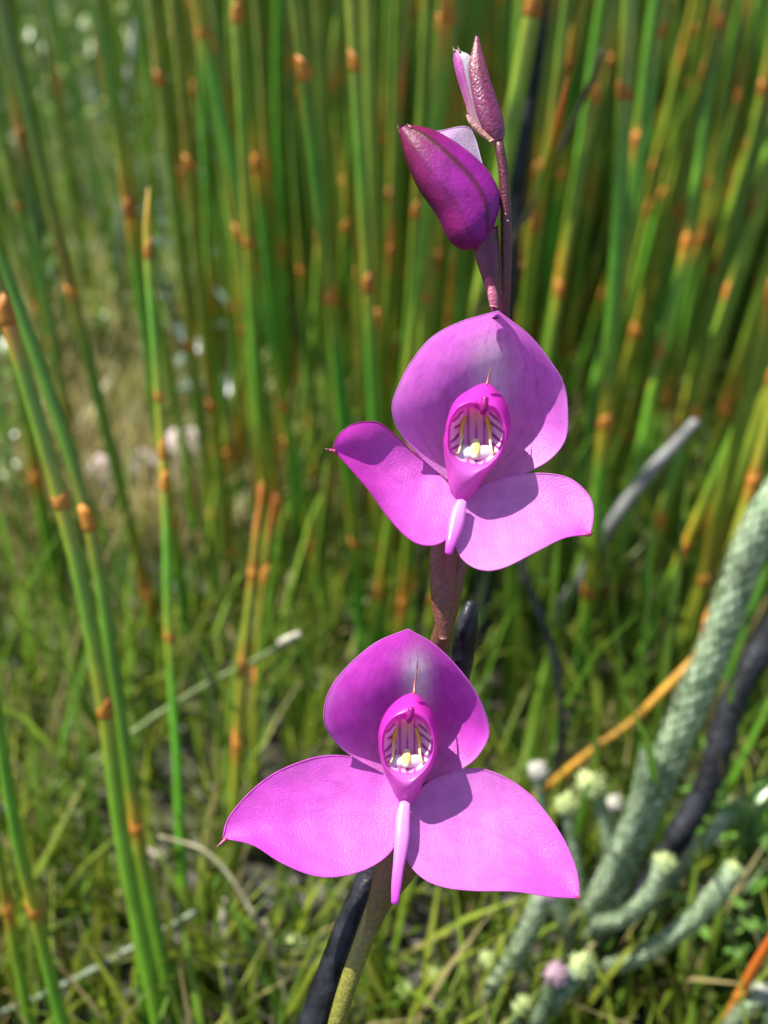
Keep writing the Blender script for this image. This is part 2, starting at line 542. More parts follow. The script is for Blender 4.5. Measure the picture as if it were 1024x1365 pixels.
def many_reeds(n, xf, yf, hf, rf, seed):
    r = np.random.default_rng(seed)
    K, R = 3, 12
    y = yf(r, n); x = xf(r, n, y)
    H = hf(r, n); rad = rf(r, n)
    lx = 0.12 * np.tanh(x / 0.5) + r.normal(0, 0.06, n); ly = r.normal(0.0, 0.07, n)
    t = np.linspace(0, 1, R)
    cl = ((x / (y * cP + CAM_H * sP) * FPX + 512) < 270) & (y < 2.0) & (r.random(n) < 0.9)
    x = np.where(cl, x + 0.45 * (y + 0.3), x)
    z0 = gh(x, y) - 0.005
    cx = x[:, None] + H[:, None] * (lx[:, None] * t + r.normal(0, 0.03, n)[:, None] * t ** 2)
    cy = y[:, None] + H[:, None] * (ly[:, None] * t)
    cz = z0[:, None] + H[:, None] * t
    rr = rad[:, None] * (1 - 0.45 * t) * np.where(t > 0.97, 0.2, 1)
    a = np.arange(K) / K * 2 * np.pi
    V = np.stack([cx[:, :, None] + rr[:, :, None] * np.cos(a), cy[:, :, None] + rr[:, :, None] * np.sin(a),
                  np.repeat(cz[:, :, None], K, 2)], -1)
    g = lerp(np.array([0.10, 0.28, 0.03]), np.array([0.27, 0.37, 0.03]), r.random(n))
    g = g * r.uniform(0.75, 1.3, n)[:, None]
    C = np.repeat(g[:, None], R, 1)
    node = r.random((n, R)) < 0.045
    C[node] = np.array([0.42, 0.22, 0.025])
    C = np.repeat(C[:, :, None], K, 2)
    f0 = grid_faces(R, K, True)
    F = (f0[None] + (np.arange(n) * R * K)[:, None, None]).reshape(-1, 4)
    return V.reshape(-1, 3), F, C.reshape(-1, 3)


v, f, c = many_reeds(5600, lambda r, n, y: r.uniform(-0.62, 0.62, n) * (y + 0.3) + 0.05 * y,
                     lambda r, n: 0.85 + 6.7 * r.random(n) ** 1.7, lambda r, n: r.uniform(0.25, 1.0, n) ** 1.0,
                     lambda r, n: r.uniform(0.002, 0.0036, n), 31)
tag(obj('reed_thicket', v, f, M['thicket'], None, (0, 0, 0), c), 'far mass of green reeds closing off the view', 'reeds', kind='stuff')


# ------------------------------------------------------------------ grass
BARE = [(225, 690, 0.085), (140, 700, 0.06), (215, 1120, 0.028), (400, 1190, 0.03), (110, 560, 0.06)]


def blades(n, pos, hmin, hmax, wid, seed, c1, c2, dry=0.12, bend=0.5):
    r = np.random.default_rng(seed)
    x, y = pos(r, n)
    keep = np.ones(n, bool)
    for bx, by, rad in BARE:
        q = P(bx, by, DG(by))
        dd = np.hypot(x - q[0], (y - q[1]) * 0.8) / rad + 0.25 * wob(x, y, 90, 8)
        keep &= (dd > 1) | (r.random(n) < 0.12)
    x, y = x[keep], y[keep]; n = len(x)
    H = r.uniform(hmin, hmax, n)
    a = r.uniform(0, 2 * np.pi, n)
    b = r.uniform(0.1, bend, n)
    w = wid * r.uniform(0.6, 1.4, n)
    t = np.array([0, 0.4, 0.75, 1.0])
    dx, dy = np.cos(a), np.sin(a)
    off = H[:, None] * b[:, None] * t ** 1.8
    ctr = np.stack([x[:, None] + dx[:, None] * off, y[:, None] + dy[:, None] * off,
                    (gh(x, y) - 0.003)[:, None] + H[:, None] * t * (1 - 0.3 * b[:, None] * t)], -1)
    s = np.stack([-dy, dx, np.zeros(n)], -1)[:, None] * (w[:, None] * np.array([0.8, 1.0, 0.7, 0.05]))[:, :, None]
    V = np.stack([ctr - s, ctr + s], 2).reshape(n, 8, 3)
    q = np.array([[0, 1, 3, 2], [2, 3, 5, 4], [4, 5, 7, 6]])
    F = (q[None] + (np.arange(n) * 8)[:, None, None]).reshape(-1, 4)
    C = lerp(np.array(c1), np.array(c2), r.random(n)) * r.uniform(0.7, 1.3, n)[:, None]
    d = r.random(n) < dry
    C[d] = np.array([0.30, 0.24, 0.10]) * r.uniform(0.6, 1.2, d.sum())[:, None]
    C = np.repeat(C[:, None], 8, 1).reshape(-1, 3)
    return V.reshape(-1, 3), F, C


def field(y0, y1, pw=1.3, cl=0.0):
    def pos(r, n):
        y = y0 + (y1 - y0) * r.random(n) ** pw
        x = r.uniform(-0.62, 0.62, n) * (y + 0.25)
        # tufts
        tx = np.round(x / 0.035) * 0.035 + wob(x, y, 60, 5) * 0.01
        ty = np.round(y / 0.035) * 0.035 + wob(x, y, 60, 6) * 0.01
        k = r.random(n)[:, None] ** 0.5 if False else r.uniform(0, 0.75, n)
        return x * (1 - k) + tx * k, y * (1 - k) + ty * k
    return pos


v1 = blades(42000, field(0.06, 3.2, 1.35), 0.02, 0.085, 0.0011, 41, (0.075, 0.18, 0.015), (0.25, 0.28, 0.025), 0.16, 0.7)
v2 = blades(2000, field(0.24, 1.8, 1.1), 0.07, 0.19, 0.0014, 42, (0.09, 0.24, 0.02), (0.20, 0.30, 0.03), 0.06, 0.45)
BARE = []


def straw_pos(r, n):
    y = r.uniform(0.50, 1.15, n); px = r.uniform(20, 330, n)
    return (px - 512) / FPX * (y * cP + CAM_H * sP), y


v3 = blades(2600, straw_pos, 0.02, 0.10, 0.0011, 43, (0.30, 0.27, 0.08), (0.42, 0.36, 0.16), 0.3, 1.0)
n1, n2 = len(v1[0]), len(v2[0])
v, f, c = np.vstack([v1[0], v2[0], v3[0]]), np.vstack([v1[1], v2[1] + n1, v3[1] + n1 + n2]), np.vstack([v1[2], v2[2], v3[2]])
tag(obj('grass', v, f, M['grass'], None, (0, 0, 0), c), 'short yellow-green grass between the reed stems', 'grass', kind='stuff')


def gravel(n, seed):
    r = np.random.default_rng(seed)
    y = 0.15 + 1.5 * r.random(n); x = r.uniform(-0.6, 0.6, n) * (y + 0.2)
    base = np.array([[1, 0, 0], [-1, 0, 0], [0, 1, 0], [0, -1, 0], [0, 0, 1], [0, 0, -1]], float)
    f0 = np.array([[0, 2, 4], [2, 1, 4], [1, 3, 4], [3, 0, 4], [2, 0, 5], [1, 2, 5], [3, 1, 5], [0, 3, 5]])
    s = r.uniform(0.001, 0.0035, n) * np.where(r.random(n) < 0.08, 2.0, 1)
    V = base[None] * s[:, None, None] * r.uniform(0.6, 1.3, (n, 6, 1)) * np.array([1, 1, 0.7])
    V = V + r.normal(0, 0.2, (n, 6, 3)) * s[:, None, None] + np.stack([x, y, gh(x, y) + s * 0.2], -1)[:, None]
    C = lerp(np.array([0.02, 0.018, 0.016]), np.array([0.26, 0.24, 0.22]), r.random(n) ** 4)
    return V.reshape(-1, 3), (f0[None] + (np.arange(n) * 6)[:, None, None]).reshape(-1, 3), np.repeat(C, 6, 0)


M['gravel'] = mat_col('gravel', rough=0.75, spec=0.35, noise=0.2, nscale=500, bump=0)
v, f, c = gravel(2500, 51)
tag(obj('gravel', v, f, M['gravel'], None, (0, 0, 0), c, smooth=False), 'grey grit scattered over the dark soil', 'gravel', kind='stuff')


# ------------------------------------------------------------------ stones in the clearing
def stone(px, py, w, h, seed, lab):
    r = np.random.default_rng(seed)
    D = DG(py); c = P(px, py, D); W = w * D / FPX / 2; Hh = h * D / FPX / 2
    n, m = 14, 22
    th = np.linspace(0.02, math.pi - 0.02, n)[:, None]; ph = np.arange(m)[None] / m * 2 * math.pi
    d = np.stack([np.sin(th) * np.cos(ph), np.sin(th) * np.sin(ph), np.cos(th) * np.ones_like(ph)], -1)
    k = 1 + 0.30 * wob(d[..., 0] + 0.4 * d[..., 2], d[..., 1] - d[..., 2], 2.6, seed) + 0.12 * wob(d[..., 0], d[..., 2] + d[..., 1], 7, seed + 1)
    d = d * k[..., None]
    p = np.sign(d) * abs(d) ** 0.85
    v = (p * np.array([W, W * 0.8, Hh])).reshape(-1, 3) + c + np.array([0, 0, Hh * 0.55])
    return tag(obj('stone', v, grid_faces(n, m, True), M['stone'], None, c), lab, 'stone')


stone(250, 665, 85, 130, 3, 'largest pale pinkish stone in the clearing behind the lone reed')
stone(150, 680, 60, 100, 5, 'smaller pinkish stone beside the largest pale stone')
stone(292, 690, 40, 70, 8, 'small pale stone between the largest stone and the reeds')
stone(200, 650, 50, 70, 9, 'middle-sized pale stone between the two pinkish stones')
stone(75, 430, 90, 60, 11, 'grey-white stone far behind the thick leaning reed')
stone(150, 440, 50, 30, 12, 'small bright stone beside the grey-white far stone')
stone(205, 1155, 40, 34, 14, 'little dark-sided pebble on bare soil at the foot of the lone reed')

# ------------------------------------------------------------------ herbs at the clearing's edge
def herb(px, py, ht, nleaf, leaf, seed, lab, cols, spread=0.35, group=None):
    r = np.random.default_rng(seed)
    D = DG(py); b = P(px, py, D)
    b[2] = float(gh(b[0], b[1]))
    root = empty('leafy_herb', b)
    tag(root, lab, 'herb', group)
    ns = max(2, nleaf // 22)
    lp = []
    for s in range(ns):
        a = r.uniform(0, 6.28); sp = r.uniform(0.1, spread)
        h = ht * r.uniform(0.7, 1.0)
        zz = np.linspace(0, 1, 7)
        pt = b + np.stack([h * sp * math.cos(a) * zz ** 1.3, h * sp * math.sin(a) * zz ** 1.3, h * zz - 0.004], 1)
        v, f, _ = tube(pt, np.linspace(0.0016, 0.0006, 7), 5)
        obj('stem', v, f, M['herb'], root, b, np.tile((0.10, 0.13, 0.06), (len(v), 1)))
        for j in range(nleaf // ns):
            t = r.uniform(0.12, 1.0)
            o = np.array([np.interp(t, zz, pt[:, q]) for q in range(3)])
            aa = r.uniform(0, 6.28); el = r.uniform(-0.1, 0.9)
            d = np.array([math.cos(aa) * math.cos(el), math.sin(aa) * math.cos(el), math.sin(el)])
            sd_ = np.cross(d, [0, 0, 1]); sd_ /= np.linalg.norm(sd_)
            up = np.cross(sd_, d)
            ln = leaf * r.uniform(0.6, 1.2) * (1.1 - 0.4 * t); w = ln * 0.2
            q = np.array([o, o + d * ln * 0.4 + sd_ * w + up * w * 0.3, o + d * ln * 0.45, o + d * ln * 0.4 - sd_ * w + up * w * 0.3,
                          o + d * ln - up * ln * 0.12])
            lp.append((q, [[0, 1, 2], [0, 2, 3], [1, 4, 2], [2, 4, 3]], lerp(cols[0], cols[1], r.random())))
    v, f, c = join(lp)
    tag(obj('foliage', v, f, M['herb'], root, b, c), kind='stuff')
    return root


GB = ((0.10, 0.17, 0.10), (0.25, 0.33, 0.26))
GY = ((0.10, 0.19, 0.03), (0.24, 0.30, 0.06))
herb(285, 480, 0.34, 150, 0.028, 1, 'tall grey-green leafy herb behind the lone reed', GB)
herb(300, 640, 0.26, 110, 0.022, 2, 'grey-green herb with small pale leaves at the edge of the clearing', GB)
herb(110, 330, 0.40, 150, 0.035, 3, 'bushy green herb behind the grey-white far stone', GY)
herb(40, 300, 0.42, 150, 0.04, 4, 'large green herb beside the far burnt stump', GY)
herb(170, 300, 0.42, 160, 0.04, 5, 'broad yellow-green herb beyond the clearing', GY)
herb(60, 520, 0.16, 90, 0.022, 6, 'low yellow-green herb in front of the grey-white far stone', GY)
herb(140, 520, 0.10, 80, 0.02, 7, 'low sprawling herb behind the pinkish stones', GY)
herb(230, 360, 0.36, 120, 0.03, 8, 'grey-leaved herb between the broad green herb and the reeds', GB)
herb(980, 1230, 0.09, 110, 0.016, 9, 'bright green small-leaved herb beside the scaly shrub', ((0.10, 0.24, 0.03), (0.2, 0.36, 0.06)))
herb(930, 1330, 0.06, 80, 0.012, 10, 'low bright green herb at the foot of the scaly shrub', ((0.10, 0.24, 0.03), (0.2, 0.36, 0.06)))
herb(20, 720, 0.16, 70, 0.02, 12, 'green herb behind the thick leaning reed', GY)


# ------------------------------------------------------------------ dead and burnt sticks
def stick(name, pp, ds, w0, w1, mat, lab, cat, col=(0.2, 0.2, 0.2), seed=0, ground_last=True, n=60, knots=0.10, kind=None, k=10):
    """path from top to foot in photograph positions with a distance for each"""
    p3 = np.array([P(x, y, d) for (x, y), d in zip(pp, ds)])[::-1]
    if ground_last: p3 = drop(p3)
    c = crom(p3, n)
    t = np.linspace(0, 1, n)
    Dm = np.mean(ds)
    rad = (w1 + (w0 - w1) * t) * Dm / FPX / 2
    rad = rad * (1 + knots * wob(t * 10, t * 0, 2.0, seed))
    v, f, ring = tube(c, rad, k)
    v = v + (wob(v[:, 0] * 400, v[:, 2] * 400, 1.0, seed)[:, None] * np.array([1, 1, 0]) * rad.mean() * 0.10)
    cc = np.tile(col, (len(v), 1)) * (1 + 0.3 * wob(ring * 0.22, ring * 0.1, 1, seed + 2)[:, None])
    o = obj(name, v, f, mat, None, p3[0], cc)
    return tag(o, lab, cat)


stick('burnt_branch', [(1075, 770), (1024, 852), (978, 935), (945, 1040), (903, 1115), (858, 1195), (805, 1275)],
      [0.33, 0.335, 0.335, 0.335, 0.335, 0.335, 0.335], 36, 33, M['ash'], 'thick black burnt branch slanting up behind the grey scaly shrub', 'branch', seed=4)
stick('burnt_branch', [(724, -60), (717, 60), (703, 150), (692, 230), (684, 330)], [0.39, 0.40, 0.405, 0.41, 0.42], 21, 27, M['ash'],
      'upright black burnt stick behind the top bud', 'branch', seed=6)
stick('burnt_branch', [(0, -20), (18, 90), (45, 190), (58, 290), (70, 400)], [.9, .93, .96, .98, 1.0], 24, 44, M['ash'],
      'crooked burnt stump far behind the thick leaning reed', 'branch', seed=7)
stick('burnt_twig', [(690, 735), (712, 800), (738, 870), (748, 950), (745, 1040)], [0.36, 0.36, 0.365, 0.37, 0.38], 8, 11, M['ash'],
      'thin curved black twig below the upper flower’s right sepal', 'twig', seed=8, knots=0.15)
stick('burnt_twig', [(803, 68), (770, 150), (720, 255), (680, 330), (640, 410), (600, 520)], [0.30, 0.32, 0.34, 0.36, 0.38, 0.42], 7, 7, M['dead'],
      'thin brown twig slanting behind the upper buds', 'twig', col=(0.055, 0.05, 0.028), seed=9, knots=0.3)
stick('fallen_stalk', [(262, 1215), (200, 1250), (130, 1290), (60, 1325), (-30, 1365)], [0.315, 0.315, 0.31, 0.305, 0.30], 9, 12, M['dead'],
      'grey-green fallen stalk lying across the reed feet', 'stalk', col=(0.16, 0.20, 0.12), seed=10)
leaner = stick('dead_stalk', [(395, 848), (350, 875), (280, 910), (215, 950), (165, 985)], [0.34, 0.345, 0.355, 0.365, 0.375], 8, 8, M['dead'],
      'slanting grey-green stalk with pale tip leaning across the short reeds', 'stalk', col=(0.13, 0.17, 0.06), seed=11)
seed = stick('seed_head', [(400, 845), (385, 851), (372, 858)], [0.338, 0.338, 0.339], 10, 10, M['dead'],
      'pale dry seed head at the end of the slanting stalk', 'seed head', col=(0.42, 0.38, 0.28), seed=21, ground_last=False)
seed.parent = leaner
seed.location = np.array(seed['_o']) - np.array(leaner['_o'])
for key in ('label', 'category'): del seed[key]
stick('dead_stalk', [(928, 562), (905, 588), (870, 625), (835, 670), (815, 700), (760, 790)], [0.43, 0.435, 0.44, 0.445, 0.45, 0.47], 16, 14, M['dead'],
      'pale grey dead stick slanting among the reeds behind the upper right sepal', 'stick', col=(0.22, 0.215, 0.21), seed=12, knots=0.3)
stick('dead_stalk', [(948, 856), (900, 905), (845, 960), (790, 1000), (735, 1045)], [0.36, 0.36, 0.365, 0.37, 0.38], 12, 9, M['dead'],
      'orange dead reed stalk leaning low above the scaly shrub', 'stalk', col=(0.40, 0.20, 0.022), seed=13)
stick('dead_stalk', [(190, -40), (182, 40), (170, 130), (166, 220)], [0.8, 0.82, 0.85, 0.9], 14, 11, M['dead'],
      'pale grey dead stalk standing far behind the lone reed', 'stalk', col=(0.34, 0.35, 0.36), seed=14)
stick('dry_grass_stalk', [(212, 1115), (265, 1130), (300, 1160), (330, 1205), (360, 1260), (385, 1340)], [0.31, 0.31, 0.31, 0.31, 0.31, 0.315], 4, 10, M['dead'],
      'arching straw-coloured dry blade beside the short reeds', 'dry blade', col=(0.36, 0.32, 0.19), seed=15)
stick('dry_grass_stalk', [(298, 1200), (300, 1240), (305, 1300), (308, 1370)], [0.33, 0.33, 0.33, 0.33], 12, 12, M['dead'],
      'short straw-coloured dead stub behind the arching dry blade', 'dry blade', col=(0.38, 0.34, 0.26), seed=16)
stick('dry_grass_stalk', [(352, 1225), (372, 1270), (392, 1320), (405, 1380)], [0.33, 0.33, 0.33, 0.33], 7, 10, M['dead'],
      'straight straw-coloured dry blade next to the black stick', 'dry blade', col=(0.34, 0.31, 0.17), seed=17)

# ------------------------------------------------------------------ grey scaly shrub
def scaly_shrub(name, base_px, branches, lab, seed):
    r = np.random.default_rng(seed)
    b = P(base_px[0], base_px[1], DG(base_px[1])); b[2] = -0.004
    root = empty(name, b)
    tag(root, lab, 'shrub')
    for pp, ds, w, head in branches:
        p3 = np.array([P(x, y, d) for (x, y), d in zip(pp, ds)])[::-1]     # foot -> tip
        n = max(16, int(np.linalg.norm(np.diff(p3, axis=0), axis=1).sum() / 0.0035))
        c = crom(p3, n)
        rad = w * np.mean(ds) / FPX / 2
        t = np.linspace(0, 1, n)
        rr = rad * (0.74 + 0.10 * wob(t * 9, t, 1.5, seed + n))
        v, f, _ = tube(c, rr, 8)
        br = obj('branch', v, f, M['scale'], root, p3[0], np.tile((0.15, 0.20, 0.11), (len(v), 1)))
        # little pressed leaves in a spiral
        L = np.linalg.norm(np.diff(c, axis=0), axis=1).sum()
        ns = int(L / (rad * 0.40)) * 9
        T = np.gradient(c, axis=0); T /= np.linalg.norm(T, axis=1)[:, None]
        lp = []
        for i in range(ns):
            tt = (i + r.uniform(-0.3, 0.3)) / ns
            q = np.array([np.interp(tt, t, c[:, k]) for k in range(3)])
            tv = np.array([np.interp(tt, t, T[:, k]) for k in range(3)]); tv /= np.linalg.norm(tv)
            a0 = np.cross(tv, [0.3, 0.9, 0.1]); a0 /= np.linalg.norm(a0); b0 = np.cross(tv, a0)
            an = i * 2.39996
            out = a0 * math.cos(an) + b0 * math.sin(an); sd_ = np.cross(tv, out)
            ln = rad * r.uniform(0.75, 1.15); wd = rad * 0.24
            o = q + out * rad * 0.68
            tipp = o + tv * ln + out * rad * r.uniform(0.22, 0.5)
            mid = o + tv * ln * 0.45 + out * rad * 0.26
            col = lerp((0.22, 0.32, 0.17), (0.44, 0.53, 0.34), r.random()) * (1.0 if r.random() > 0.08 else 0.6)
            lp.append((np.array([o, mid + sd_ * wd, tipp, mid - sd_ * wd, mid + out * rad * 0.1]),
                       [[0, 1, 4], [1, 2, 4], [2, 3, 4], [3, 0, 4]], col))
        v, f, cc = join(lp)
        tag(obj('scale_leaves', v, f, M['scale'], br, p3[0], cc), kind='stuff')
        if head:
            hc, hr_px = head
            hr = hr_px * ds[0] / FPX
            tp = c[-1]
            lp = []
            # round head of many short bracts around a core
            for i in range(90):
                z = 1 - 2 * (i + 0.5) / 90; an = i * 2.39996
                d = np.array([math.sqrt(1 - z * z) * math.cos(an), math.sqrt(1 - z * z) * math.sin(an), z])
                s1 = np.cross(d, [0.2, 0.3, 0.93]); s1 /= np.linalg.norm(s1); s2 = np.cross(d, s1)
                k = hr * r.uniform(0.72, 1.22) * (1 + 0.15 * d[0])
                o = tp + d * k * 0.6
                e = tp + d * k * 1.05
                lp.append((np.array([o + s1 * hr * .22, o + s2 * hr * .22, o - s1 * hr * .22, o - s2 * hr * .22, e]),
                           [[0, 1, 4], [1, 2, 4], [2, 3, 4], [3, 0, 4]], np.array(hc) * r.uniform(0.75, 1.2)))
            v, f, cc = join(lp)
            obj('flower_head', v, f, M['head'], root, tp, cc)
    return root


HG, HW, HP = (0.42, 0.50, 0.20), (0.52, 0.50, 0.42), (0.42, 0.28, 0.33)
d = 0.32
scaly_shrub('scaly_shrub', (790, 1330), [
    ([(1050, 640), (1003, 720), (958, 850), (912, 960), (870, 1060), (825, 1160), (790, 1260), (785, 1330)], [.30, .30, .305, .31, .315, .32, .325, .335], 44, None),
    ([(868, 1010), (850, 1080), (815, 1160), (782, 1230), (775, 1320)], [.305, .31, .315, .32, .33], 30, None),
    ([(884, 1152), (868, 1190), (830, 1225), (792, 1238), (778, 1300)], [.295, .295, .30, .31, .33], 23, (HG, 17)),
    ([(976, 1162), (950, 1200), (905, 1240), (850, 1275), (805, 1292), (790, 1330)], [.295, .295, .30, .305, .315, .33], 25, (HG, 15)),
    ([(981, 1075), (955, 1105), (925, 1135), (890, 1185), (850, 1250), (800, 1310)], [.33, .33, .33, .33, .335, .34], 20, (HG, 15)),
    ([(785, 1048), (805, 1085), (813, 1140), (808, 1200), (795, 1280)], [.33, .33, .33, .335, .335], 19, (HG, 23)),
    ([(755, 1074), (762, 1110), (772, 1170), (785, 1260)], [.335, .335, .335, .335], 17, (HG, 18)),
    ([(716, 1029), (722, 1075), (745, 1160), (775, 1270)], [.345, .345, .345, .345], 13, (HW, 15)),
    ([(818, 1072), (815, 1110), (808, 1190), (795, 1290)], [.35, .35, .35, .345], 13, (HW, 13)),
    ([(738, 1192), (755, 1235), (768, 1270), (782, 1320)], [.315, .315, .32, .33], 22, None),
    ([(958, 1180), (940, 1195), (905, 1240)], [.30, .30, .302], 14, (HW, 12)),
], 'grey-green scaly shrub with pale knobbed heads in front of the thick burnt branch', 61)
scaly_shrub('scaly_shrub', (690, 1400), [
    ([(722, 1195), (705, 1240), (672, 1300), (640, 1345), (640, 1410)], [.30, .30, .305, .31, .315], 27, (HP, 15)),
    ([(774, 1288), (752, 1320), (720, 1360), (700, 1400)], [.285, .285, .29, .30], 24, (HG, 20)),
    ([(739, 1299), (730, 1335), (712, 1370), (695, 1410)], [.28, .285, .29, .30], 20, (HP, 18)),
    ([(694, 1342), (690, 1370), (690, 1410)], [.29, .295, .30], 18, (HG, 15)),
    ([(650, 1280), (662, 1320), (680, 1390)], [.31, .31, .31], 15, (HG, 14)),
    ([(580, 1300), (600, 1340), (640, 1400)], [.32, .32, .32], 15, (HG, 16)),
    ([(540, 1322), (560, 1360), (610, 1410)], [.315, .315, .315], 14, (HG, 14)),
], 'low scaly shrub with green and pinkish heads below the lower flower’s right sepal', 62)
scaly_shrub('scaly_shrub', (1000, 1400), [
    ([(1012, 1325), (985, 1355), (960, 1390)], [.29, .29, .295], 24, (HW, 15)),
    ([(1050, 1290), (1030, 1340), (1010, 1400)], [.29, .29, .295], 26, None),
], 'scaly shrub sprig beside the slanting orange stalk', 63)
scaly_shrub('scaly_shrub', (400, 1390), [
    ([(394, 1260), (396, 1310), (402, 1400)], [.33, .33, .33], 14, (HG, 17)),
], 'single scaly sprig with one green head beside the straight dry blade', 64)

# ------------------------------------------------------------------ the orchid
D_LOW, D_UP, D_BUD, D_TOP = 0.164, 0.158, 0.157, 0.156


def lift(arr, D0):
    """(px, py, z in px towards the viewer) -> place"""
    a = np.asarray(arr, float)
    return np.array([P(x, y, D0 * (1 - z / FPX)) for x, y, z in a])


def petal(name, Lp, Mp, Rp, D0, parent, origin, colf, nt=46, ns=41, rim=0.9, ripple=1.2, seed=0, mat=None, rimcol=None, rs=None):
    """sheet spanned by a left edge, a midrib and a right edge (base -> tip), with a thin rolled margin"""
    Lc, Mc, Rc = crom(Lp, nt), crom(Mp, nt), crom(Rp, nt)
    s = np.linspace(-1, 1, ns)[None, :, None]
    G = Lc[:, None] * (s * (s - 1) / 2) + Mc[:, None] * (1 - s * s) + Rc[:, None] * (s * (s + 1) / 2)
    # keep the outline true: spread x,y straight between the edges, midrib only shifting them gently
    lin = Lc[:, None] * (1 - s) / 2 + Rc[:, None] * (1 + s) / 2
    G[..., :2] = lin[..., :2] + (G[..., :2] - lin[..., :2]) * 0.85
    t = np.linspace(0, 1, nt)[:, None] * np.ones((1, ns)); ss = np.ones((nt, 1)) * s[..., 0]
    env = (1 - ss ** 2) ** 0.5 * np.sin(np.pi * np.clip(t, 0, 1)) ** 0.5
    G[..., 2] += ripple * env * (wob(G[..., 0], G[..., 1], 0.05, seed) * 1.6 + 0.7 * wob(G[..., 0], G[..., 1], 0.14, seed + 1))
    V = lift(G.reshape(-1, 3), D0)
    C = colf(t.ravel(), ss.ravel(), G.reshape(-1, 3))
    parts = [(V, grid_faces(nt, ns), C)]
    if rim:
        edge = np.vstack([Lc, Rc[::-1][1:]])
        ev = lift(edge, D0)
        v, f, ring = tube(ev, rim * D0 / FPX, 6)
        ec = colf(np.concatenate([np.linspace(0, 1, nt), np.linspace(1, 0, nt)[1:]]),
                  np.concatenate([-np.ones(nt), np.ones(nt - 1)]), edge)
        rc = ec if rimcol is None else lerp(ec, np.tile(rimcol, (len(ec), 1)), 0.75)
        parts.append((v, f, np.asarray(rc)[ring]))
    v, f, c = join(parts)
    return obj(name, v, f, mat or M['petal'], parent, origin, c)


MAG, MAGD, PINK, WHITE = np.array((0.68, 0.075, 0.62)), np.array((0.57, 0.038, 0.52)), np.array((0.74, 0.165, 0.67)), np.array((0.82, 0.70, 0.84))


def polar(pts, c, n):
    p = np.asarray(pts, float) - c
    a = np.unwrap(np.arctan2(-p[:, 1], p[:, 0])); r = np.hypot(p[:, 0], p[:, 1])
    if a[-1] < a[0]: a, r = a[::-1], r[::-1]
    a = np.concatenate([a - 2 * np.pi, a, a + 2 * np.pi]); r = np.tile(r, 3)
    th = np.arange(n) / n * 2 * np.pi
    k = np.floor((a.mean()) / (2 * np.pi)) * 0
    # smooth closed interpolation
    dense = np.linspace(a[0], a[-1], 3000)
    rd = np.interp(dense, a, r)
    w = 34
    ker = np.hanning(w * 2 + 1); ker /= ker.sum()
    rd = np.convolve(np.pad(rd, w, mode='edge'), ker, 'valid')
    out = []
    for t in th:
        tt = t
        while tt < a[0] + 2 * np.pi * 0.9: tt += 2 * np.pi
        while tt > a[0] + 2 * np.pi * 2.0: tt -= 2 * np.pi
        out.append(np.interp(tt, dense, rd))
    return th, np.array(out)


